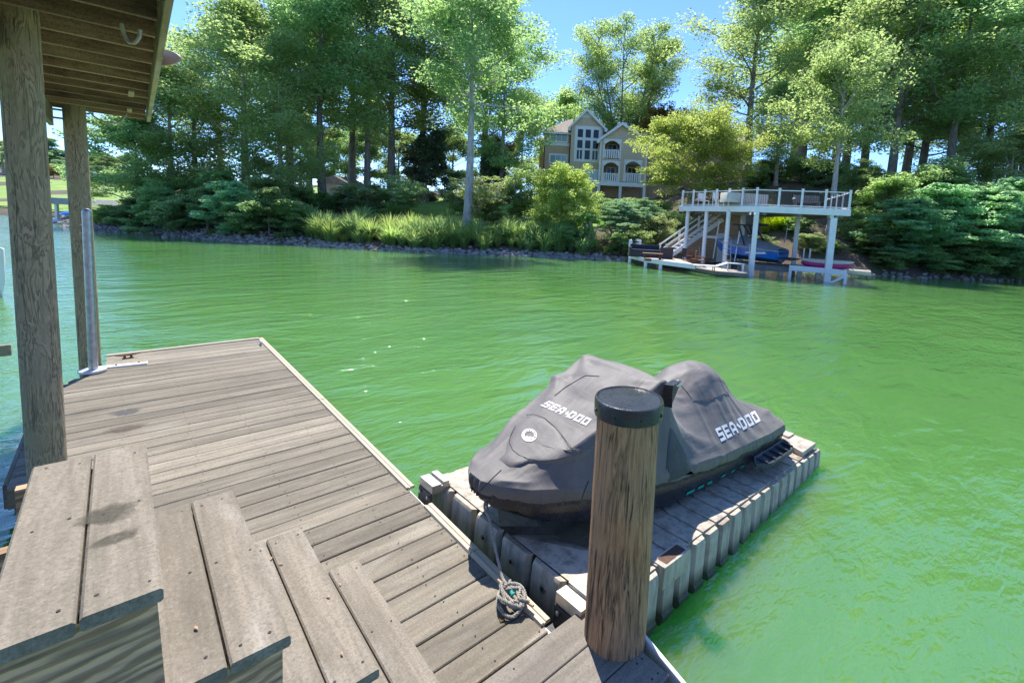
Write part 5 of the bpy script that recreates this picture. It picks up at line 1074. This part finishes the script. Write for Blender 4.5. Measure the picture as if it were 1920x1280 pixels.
tree_proto('tallB', 12, 24, 6.0, 5.0, 25, pr_oval, 'leaf', 'bark', r0=.34, size=.25)
tree_proto('tallC', 13, 24, 7.8, 4.6, 22, pr_oval, 'leaf_deep', 'bark', r0=.33)
tree_proto('tallD', 14, 24, 2.2, 5.0, 34, pr_oval, 'leaf', 'bark_tan', r0=.34, ncl=92)
tree_proto('tallE', 15, 24, 3.5, 5.4, 30, pr_oval, 'leaf_deep', 'bark', r0=.36, ncl=92)
tree_proto('greytall', 16, 22, 10.2, 5.0, 24, pr_oval, 'leaf_deep', 'bark_grey', r0=.36, cr=1.4)
tree_proto('leaner', 17, 17, 7.0, 5.0, 24, pr_oval, 'leaf', 'bark_grey', r0=.30, cr=1.35, ncl=105)
tree_proto('midA', 21, 11, 2.4, 4.0, 20, pr_round, 'leaf', 'bark_grey', r0=.24, cr=.95, size=.24, ncl=115, low=5)
tree_proto('midB', 22, 11, 1.8, 4.2, 22, pr_low, 'leaf_deep', 'bark', r0=.22, cr=.95, size=.24, ncl=115, low=0)
tree_proto('golden', 23, 11.4, 2.0, 6.0, 54, pr_round, 'leaf_gold', 'bark_tan', r0=.26, cr=1.1, size=.21, ncl=125, stems=3, low=8, sub=5)
tree_proto('frontshrub', 24, 6, .5, 2.9, 48, pr_round, 'leaf_gold', 'bark_grey', r0=.14, cr=.7, size=.16, ncl=105, stems=3, low=0, sub=5)
tree_proto('vase', 25, 24, 5, 7.5, 96, lambda f: .30+.30*math.sin(math.pi*f), 'leaf', 'bark', r0=.34, cr=1.2, size=.24, ncl=75, stems=8, low=42, high=70, spread=.62)
tree_proto('magnolia', 26, 7, .6, 2.7, 22, pr_low, 'leaf_dark', 'bark', r0=.16, cr=.7, size=.28, ncl=80, low=0)
tree_proto('myrtle', 27, 3.4, .5, 1.8, 15, pr_vase, 'leaf_pale', 'bark_grey', r0=.07, cr=.42, size=.14, ncl=85, stems=3, low=30, extra=('leaf_flower', 130))
tree_proto('thicketA', 28, 7, .4, 3.3, 26, pr_low, 'leaf_blue', 'bark', r0=.14, cr=.75, size=.26, ncl=95, low=-5, high=50, flat=.35, upb=1.3)
tree_proto('thicketB', 29, 7, .4, 3.1, 24, pr_low, 'leaf_deep', 'bark', r0=.14, cr=.72, size=.23, ncl=95, low=-5, high=55, flat=.5, upb=.9)
tree_proto('thicketC', 30, 7, .4, 3.1, 24, pr_round, 'leaf', 'bark', r0=.14, cr=.75, size=.23, ncl=95, low=0, high=55)
tree_proto('shrubA', 31, 3, .15, 1.7, 16, pr_round, 'leaf_deep', 'bark', r0=.06, cr=.45, size=.16, ncl=90, low=5)
tree_proto('shrubB', 32, 3, .15, 1.6, 16, pr_round, 'leaf', 'bark', r0=.06, cr=.45, size=.16, ncl=90, low=5)
tree_proto('shrubP', 33, 3, .15, 1.6, 16, pr_round, 'leaf_pale', 'bark_grey', r0=.05, cr=.42, size=.12, ncl=90, low=10, extra=('leaf_rose', 120))
tree_proto('hedge', 34, 2, .1, 1.3, 16, pr_round, 'leaf_deep', 'bark', r0=.05, cr=.4, size=.12, ncl=110, low=10)
tree_proto('juniper', 35, 3.6, .2, 2.8, 30, pr_low, 'juniper', 'bark', r0=.09, cr=.40, size=.14, ncl=90, low=20, high=50, flat=.3, upb=.7, sub=5)
tree_proto('conifer', 36, 16, 1.5, 3.0, 44, lambda f: max(.08, 1-f), 'juniper', 'bark', r0=.2, cr=.65, size=.26, ncl=55, low=0, high=20, flat=.4, sub=3)
tree_proto('rusty', 37, 8, 2.2, 3.4, 20, pr_round, 'leaf_rust', 'bark', r0=.17, cr=.75, size=.24, ncl=80)
def broadleaf_proto():
    rng = np.random.default_rng(40); st = MB(); Q = []
    for i in range(46):
        a = rng.uniform(0, 6.28); h = rng.uniform(.5, 3.3); r = rng.uniform(.2, 1.0)*(1-.12*h); p = np.array([r*math.cos(a), r*math.sin(a), h]); st.tube([(0.2*math.cos(a),.2*math.sin(a),0), (p*.55).tolist(), p.tolist()], [.03,.02,.012], 4, False)
        for _ in range(5): Q.append(p+rng.normal(0, .13, 3))
    PROTO['broad'] = (st.mesh('trunk', M['bark_tan'], 60), quads('crown', leaf_quads(np.array(Q), .40, rng, None, .9, .85), M['tropic']), None, 3.4, 1.1)
broadleaf_proto()
CNT = 0
def plant(key, p, H, W, label, cat='tree', group=None, name=None, rot=None, tilt=0.0):
    """p base point, H height in m, W crown width in m"""
    global CNT; CNT += 1; tr, cr, ex, h0, r0 = PROTO[key]; nm = name or ('tree' if cat == 'tree' else 'shrub')
    t = thing(nm, label, cat, p, group, (CNT*2.17) % 6.28 if rot is None else rot); k_ = W/(2*r0)*(1.22 if key[:4] == 'tall' or key == 'greytall' else 1.0); t.scale = (k_, k_, H/h0)
    if tilt: t.rotation_mode = 'XYZ'; t.rotation_euler = (t.rotation_euler[0], tilt, t.rotation_euler[2])
    link('trunk', tr, t); link('crown', cr, t)
    if ex: link('blossom', ex, t)
    return t
def tp(key, px, py, t, topy, wpx, label, **kw):
    """tree at pixel column px (base row py) and depth t, reaching row topy, crown wpx pixels wide"""
    p = on_ground(px, py, t, -.15); zt = at_t(px, topy, t)[2]; return plant(key, p, max(1.0, zt-p[2]), wpx/FOC*t, label, **kw)
# tall wood on the left
tp('midB', 255, 420, 39, 185, 165, 'spreading low tree hanging over the water at the far left of the bank')
tp('tallE', 372, 420, 43, 105, 150, 'mid-height tree left of the tallest left-hand crown')
tp('tallD', 465, 415, 42, -8, 190, 'broad pale tall tree with foliage down to the shore, left end of the wood')
tp('tallD', 325, 425, 40, 120, 150, 'leafy tree with foliage to the shore just right of the spreading low one')
tp('tallD', 525, 425, 41, 60, 130, 'leafy tree with foliage to the shore right of the broad pale tree', rot=4.0)
tp('tallA', 545, 410, 50, -40, 170, 'tall tree behind the broad pale one at the left end')
tp('tallC', 606, 400, 46, -70, 165, 'dark-trunked tall tree, first bare trunk right of the pale tree')
tp('tallB', 690, 392, 49, -80, 165, 'tall tree on a slightly leaning dark trunk above the white blossom')
tp('tallC', 662, 392, 54, -60, 150, 'slim tall tree tucked between two dark trunks left of centre')
tp('tallA', 733, 388, 52, -70, 170, 'tall tree standing just left of the dark magnolia')
tp('tallB', 790, 380, 58, -40, 170, 'tall tree rising behind the dark magnolia')
tp('greytall', 874, 410, 37, -62, 215, 'tall tree with a bare pale grey trunk in front of the lawn', rot=.6)
tp('tallE', 938, 380, 50, 52, 140, 'leafy tree right of the bare grey trunk, nearest the house', rot=1.1)
tp('tallA', 905, 375, 60, -30, 170, 'tall tree behind the bare grey trunk')
tp('midA', 978, 350, 64, 165, 80, 'loose tree touching the left corner of the house')
tp('midA', 1055, 300, 84, 170, 120, 'thin tree showing above the left roof of the house')
tp('vase', 1168, 300, 72, 58, 180, 'fan-shaped tree with many bare upright stems behind the house roof')
tp('rusty', 1240, 330, 68, 192, 90, 'rust-tinted tree top just right of the balcony gable')
tp('golden', 1294, 392, 47, 198, 208, 'wide golden-green tree hiding the right wing of the house')
tp('frontshrub', 1052, 432, 37, 310, 118, 'rounded yellow-green small tree below the tall window grid')
for px, t, ty, w_, key, lab in ((560,66,215,110,'midB','low leafy tree filling the gap behind the left trunks'),(625,72,240,110,'midA','low leafy tree behind the cottage'),(690,70,225,110,'midB','low leafy tree between the two dark centre trunks'),(748,74,240,100,'midA','low leafy tree left of the magnolia, far behind'),(850,70,235,110,'midB','low leafy tree behind the bare grey trunk, far back')): tp(key, px, 370, t, ty, w_, lab)
# right-hand wood
tp('tallB', 1402, 330, 57, -45, 200, 'tall tree at the left end of the right-hand wood, beside the sky gap', rot=2.2)
tp('tallA', 1500, 330, 66, -60, 190, 'tall tree deep in the wood above the mulched slope')
tp('tallC', 1560, 330, 60, -50, 170, 'dark tall tree behind the pale leaning trunk')
tp('leaner', 1556, 440, 38, 52, 215, 'leaning tree with a pale trunk rising behind the boat dock', rot=.4, tilt=.10)
tp('tallA', 1668, 350, 52, -75, 190, 'tall tree with a thick dark trunk right of the boat dock')
tp('tallE', 1725, 340, 60, -60, 190, 'tall tree behind and right of the thick dark trunk')
tp('tallC', 1782, 345, 50, -85, 180, 'tall straight-trunked tree over the blue-green thicket')
tp('tallB', 1850, 350, 56, -60, 190, 'tall tree second from the right edge of the picture')
tp('tallD', 1915, 350, 47, -70, 190, 'tall tree cut by the right edge of the picture')
tp('tallE', 2010, 360, 48, -60, 200, 'tall tree just outside the right edge')
tp('tallE', 1620, 330, 70, -60, 190, 'hazy tall tree far back on the right slope')
tp('tallD', 1455, 335, 52, 150, 95, 'slim leafy tree on the mulched slope right of the house')
tp('midB', 1745, 420, 42, 296, 190, 'rounded green tree topping the waterside thicket right of the dock')
tp('midA', 1880, 420, 42, 240, 190, 'leafy mid-height tree above the right-hand thicket')
tp('midB', 1610, 430, 44, 300, 120, 'dark low tree behind the right corner of the sun deck')
for px, py, t, ty, w_, key, lab in ((1640,480,34.6,425,110,'thicketB','low green shrub at the waterline just right of the boat dock'),(1690,480,35.2,372,150,'thicketA','blue-green shrub in the waterside thicket, first big one right of the dock'),(1760,480,35.6,345,165,'thicketA','tall blue-green shrub in the middle of the right-hand thicket'),(1835,480,36,350,165,'thicketA','broad blue-green shrub right of the middle of the thicket'),(1905,480,36.6,330,165,'thicketA','large blue-green shrub at the right edge of the picture'),(1985,480,37.5,330,170,'thicketB','shrub just beyond the right edge of the picture'),(1720,500,34.4,445,120,'thicketB','low dark shrub dipping to the water under the thicket'),(1800,505,34.8,440,130,'thicketB','low spreading shrub over the water right of centre thicket'),(1880,505,35.6,445,130,'thicketA','low shrub over the water near the right edge'),(1615,470,37,395,80,'thicketC','light green shrub behind the right end of the boat dock'),(1660,420,40,330,120,'thicketC','light green bush above the right end of the dock rail')):
    tp(key, px, py, t, ty, w_, lab, cat='shrub', group='waterside thicket right of the dock')
for px, py, t, ty, w_, lab in ((1432,340,55,300,60,'rounded dark hedge shrub right of the house corner'),(1420,360,52,322,50,'smaller dark hedge shrub below the house corner'),(1500,345,54,298,80,'dark hedge shrub on the mulched slope'),(1545,350,52,300,80,'dark hedge shrub beside the pale leaning trunk')): tp('hedge', px, py, t, ty, w_, lab, cat='shrub')
ORD = ('first','second','third','fourth','fifth','sixth','seventh','eighth','ninth','tenth','eleventh','twelfth','thirteenth','fourteenth','fifteenth','sixteenth')
for px, t, ty, w_, lab in ((1668,33.6,468,80,'low leafy shrub touching the water right of the cream float'),(1735,33.6,470,85,'second low leafy shrub touching the water right of the cream float'),(1810,34.2,470,90,'third low leafy shrub touching the water right of the cream float'),(1890,34.9,470,90,'fourth low leafy shrub touching the water, by the right edge')): tp('shrubA', px, 505, t, ty, w_, lab, cat='shrub', group='waterside thicket right of the dock')
# shrubs on the middle bank
tp('magnolia', 803, 372, 53, 244, 95, 'dark glossy magnolia below the tall wood'); tp('magnolia', 925, 362, 51, 268, 85, 'dark bush behind the bare grey trunk'); tp('rusty', 928, 360, 53, 250, 70, 'bronze-tinted shrubby tree left of the house')
for px, py, t, ty, w_, lab in ((682,398,41,338,95,'white-flowered crepe myrtle left of the mulch path'),(752,398,41.5,330,90,'pale crepe myrtle left of the lawn'),(905,408,38.5,332,100,'white-flowered crepe myrtle right of the bare grey trunk'),(985,405,40,305,85,'pale crepe myrtle at the right end of the lawn'),(860,400,43,335,60,'small pale myrtle behind the bare grey trunk')): tp('myrtle', px, py, t, ty, w_, lab, cat='shrub')
tp('juniper', 1162, 455, 36.6, 375, 110, 'feathery blue-green juniper under the house', cat='shrub'); tp('juniper', 1205, 440, 39, 372, 80, 'smaller juniper right of the feathery one', cat='shrub')
tp('broad', 1102, 478, 34.4, 392, 62, 'large-leaved bright green plant at the waterline below the yellow-green tree', cat='plant', name='broad_leaf_plant')
tp('shrubP', 1232, 462, 36.4, 402, 72, 'pale pinkish flowering bush left of the dock stairs', cat='shrub'); tp('shrubB', 1195, 470, 35, 424, 70, 'yellow-green shrub at the waterline left of the dock landing', cat='shrub'); tp('shrubA', 1160, 475, 34.6, 432, 60, 'dark shrub at the waterline below the juniper', cat='shrub'); tp('shrubA', 1255, 440, 40, 395, 70, 'dark shrub behind the dock stairs', cat='shrub'); tp('hedge', 1190, 410, 45, 372, 120, 'dark shrub bank under the house stilts', cat='shrub'); tp('hedge', 1130, 415, 44, 372, 90, 'dark shrub left of the house stilts', cat='shrub')
tp('shrubP', 1518, 478, 35.2, 436, 70, 'pale twiggy bush behind the boat dock right post', cat='shrub'); tp('shrubA', 1495, 470, 38, 405, 60, 'green shrub seen through the boat dock', cat='shrub'); tp('shrubB', 1555, 485, 35, 450, 50, 'light green shrub behind the magenta kayak', cat='shrub'); tp('shrubP', 1420, 475, 36.4, 440, 60, 'pale shrub seen behind the boat', cat='shrub')
for i, (px, py, t, ty, w_, key) in enumerate(((215,436,36.2,385,70,'shrubB'),(250,440,35.6,372,90,'thicketB'),(300,440,35.2,352,100,'thicketB'),(345,444,34.6,365,95,'shrubA'),(390,446,34.2,350,105,'thicketB'),(430,450,33.4,340,100,'thicketA'),(470,452,33,365,90,'shrubA'),(505,452,33,352,90,'thicketB'),(545,452,33.6,375,80,'shrubA'),(330,430,38,330,110,'thicketC'),(410,430,38,320,110,'thicketB'),(500,430,38,330,110,'thicketC'),(560,425,39,350,90,'thicketB'),(600,415,42,360,70,'hedge'),(640,410,43,365,80,'hedge'),(720,400,47,355,80,'hedge'))):
    row, n_ = ('waterside row', i) if i < 9 else ('row behind the waterside shrubs', i-9)
    tp(key, px, py, t, ty, w_, ORD[n_]+' shrub from the left in the '+row+' of the left bank', cat='shrub', group='undergrowth shrubs on the left bank')
for px, t, ty, w_, key, lab in ((612,33.4,418,55,'shrubB','small green shrub at the left end of the ornamental grasses'),(700,32.6,432,50,'shrubA','small dark shrub among the grasses above the stones'),(765,32.8,425,45,'shrubP','pale bush among the grasses left of the bare grey trunk'),(930,34.2,425,55,'shrubA','dark shrub among the grasses right of the bare grey trunk'),(1000,34.6,415,60,'shrubB','green shrub at the right end of the grasses'),(1060,34.4,420,60,'shrubA','dark shrub under the rounded yellow-green tree')): tp(key, px, 455, t, ty, w_, lab, cat='shrub')
# far shore at the left
for px, py, t, ty, w_, key, lab in ((103,352,120,312,26,'rusty','small autumn-tinted tree far off between the roof posts'),(95,345,150,258,60,'conifer','tall pine far off between the two roof posts'),(115,350,160,282,60,'conifer','second pine far off beside the second roof post'),(185,352,150,285,50,'midB','rounded far tree right of the second roof post'),(205,352,130,288,50,'midB','far tree nearest the wooded bank'),(170,345,170,290,50,'conifer','far conifer behind the round far trees'),(215,360,110,318,40,'midA','small round tree on the far lawn'),(60,350,140,270,70,'midB','far tree behind the near roof post'),(10,352,130,262,80,'midA','far tree at the left edge of the picture'),(188,385,70,366,30,'shrubP','small bush on the far lawn beside the second roof post')): tp(key, px, py, t, ty, w_, lab)
for i in range(16): px = -160+i*27; tp('midB' if i % 2 else 'midA', px, 345, 185+(i*37) % 40, 300-(i*13) % 26, 60, ORD[i]+' tree from the left in the distant wood across the far left cove', group='distant wood at the far left')
for i, (px, t, w_) in enumerate(((420,70,150),(580,76,140),(1480,85,200),(1580,88,200),(1690,84,200),(1790,82,200),(1890,80,200),(1990,70,200),(2090,60,200))): tp(('tallB','tallE','tallD')[i % 3], px, 380, t, 40-(i*17) % 70 if px < 1000 else -60, w_, (ORD[i]+' tree from the left deep behind the left-hand wood' if px < 1000 else ORD[i-2]+' tree from the left deep behind the right-hand wood'), group='background trees deep in the wood')
# ornamental grasses
def grass_proto(seed, mat, n=170, H=1.25):
    rng = np.random.default_rng(seed); Q = []
    for i in range(n):
        a = rng.uniform(0, 6.28); o = np.array([math.cos(a), math.sin(a), 0]); b = o*rng.uniform(0, .22); h = H*rng.uniform(.6, 1.1); sp = rng.uniform(.15, .85); w_ = .014*rng.uniform(.8, 1.5); sd = np.array([-o[1], o[0], 0])*w_; pts = [b+o*sp*f**1.8+UP*h*(f-.42*sp*f**2.6) for f in (0, .35, .7, 1.0)]
        for j in range(3): wa, wb_ = (1, 1, .7, .1)[j], (1, 1, .7, .1)[j+1]; Q.append([pts[j]-sd*wa, pts[j]+sd*wa, pts[j+1]+sd*wb_, pts[j+1]-sd*wb_])
    return quads('blades', np.array(Q), M[mat])
GP = [grass_proto(50+i, ('grass','grass','leaf_deep','leaf_pale')[i], (170,150,150,190)[i], (1.25,1.1,1.3,1.0)[i]) for i in range(4)]; GL = grass_proto(60, 'grass_lime', 190)
def clump(p, sc, me, label, group):
    global CNT; CNT += 1; o = link('ornamental_grass', me, None, tuple(p)); o.rotation_euler = (0, 0, CNT*1.7); o.scale = (sc*1.15, sc*1.15, sc); return tag(o, label, 'grass clump', group)
rg = np.random.default_rng(8)
for i in range(165):
    px = rg.uniform(572, 1120); t = float(shore_t(at_t(px, 450, 33)@RGT))+.45+abs(rg.normal(0, 1))*1.9
    if px > 960 and t > 36.5: continue
    clump(on_ground(px, 450, t), rg.uniform(.55, 1.65), GP[i % 4], 'arching ornamental grass clump on the middle bank', 'ornamental grasses along the middle bank')
for i in range(9): clump(on_ground(rg.uniform(1425,1475), 450, 38+rg.uniform(0, 2.5)), rg.uniform(1.0, 1.3), GL, 'lime green grass clump behind the boat dock', 'lime grasses behind the boat dock')
for i in range(10): clump(on_ground(rg.uniform(180,225), 420, 38+rg.uniform(-1, 6)), rg.uniform(.6, .9), GL, 'yellow-green grass clump at the left point', 'grasses at the left point')
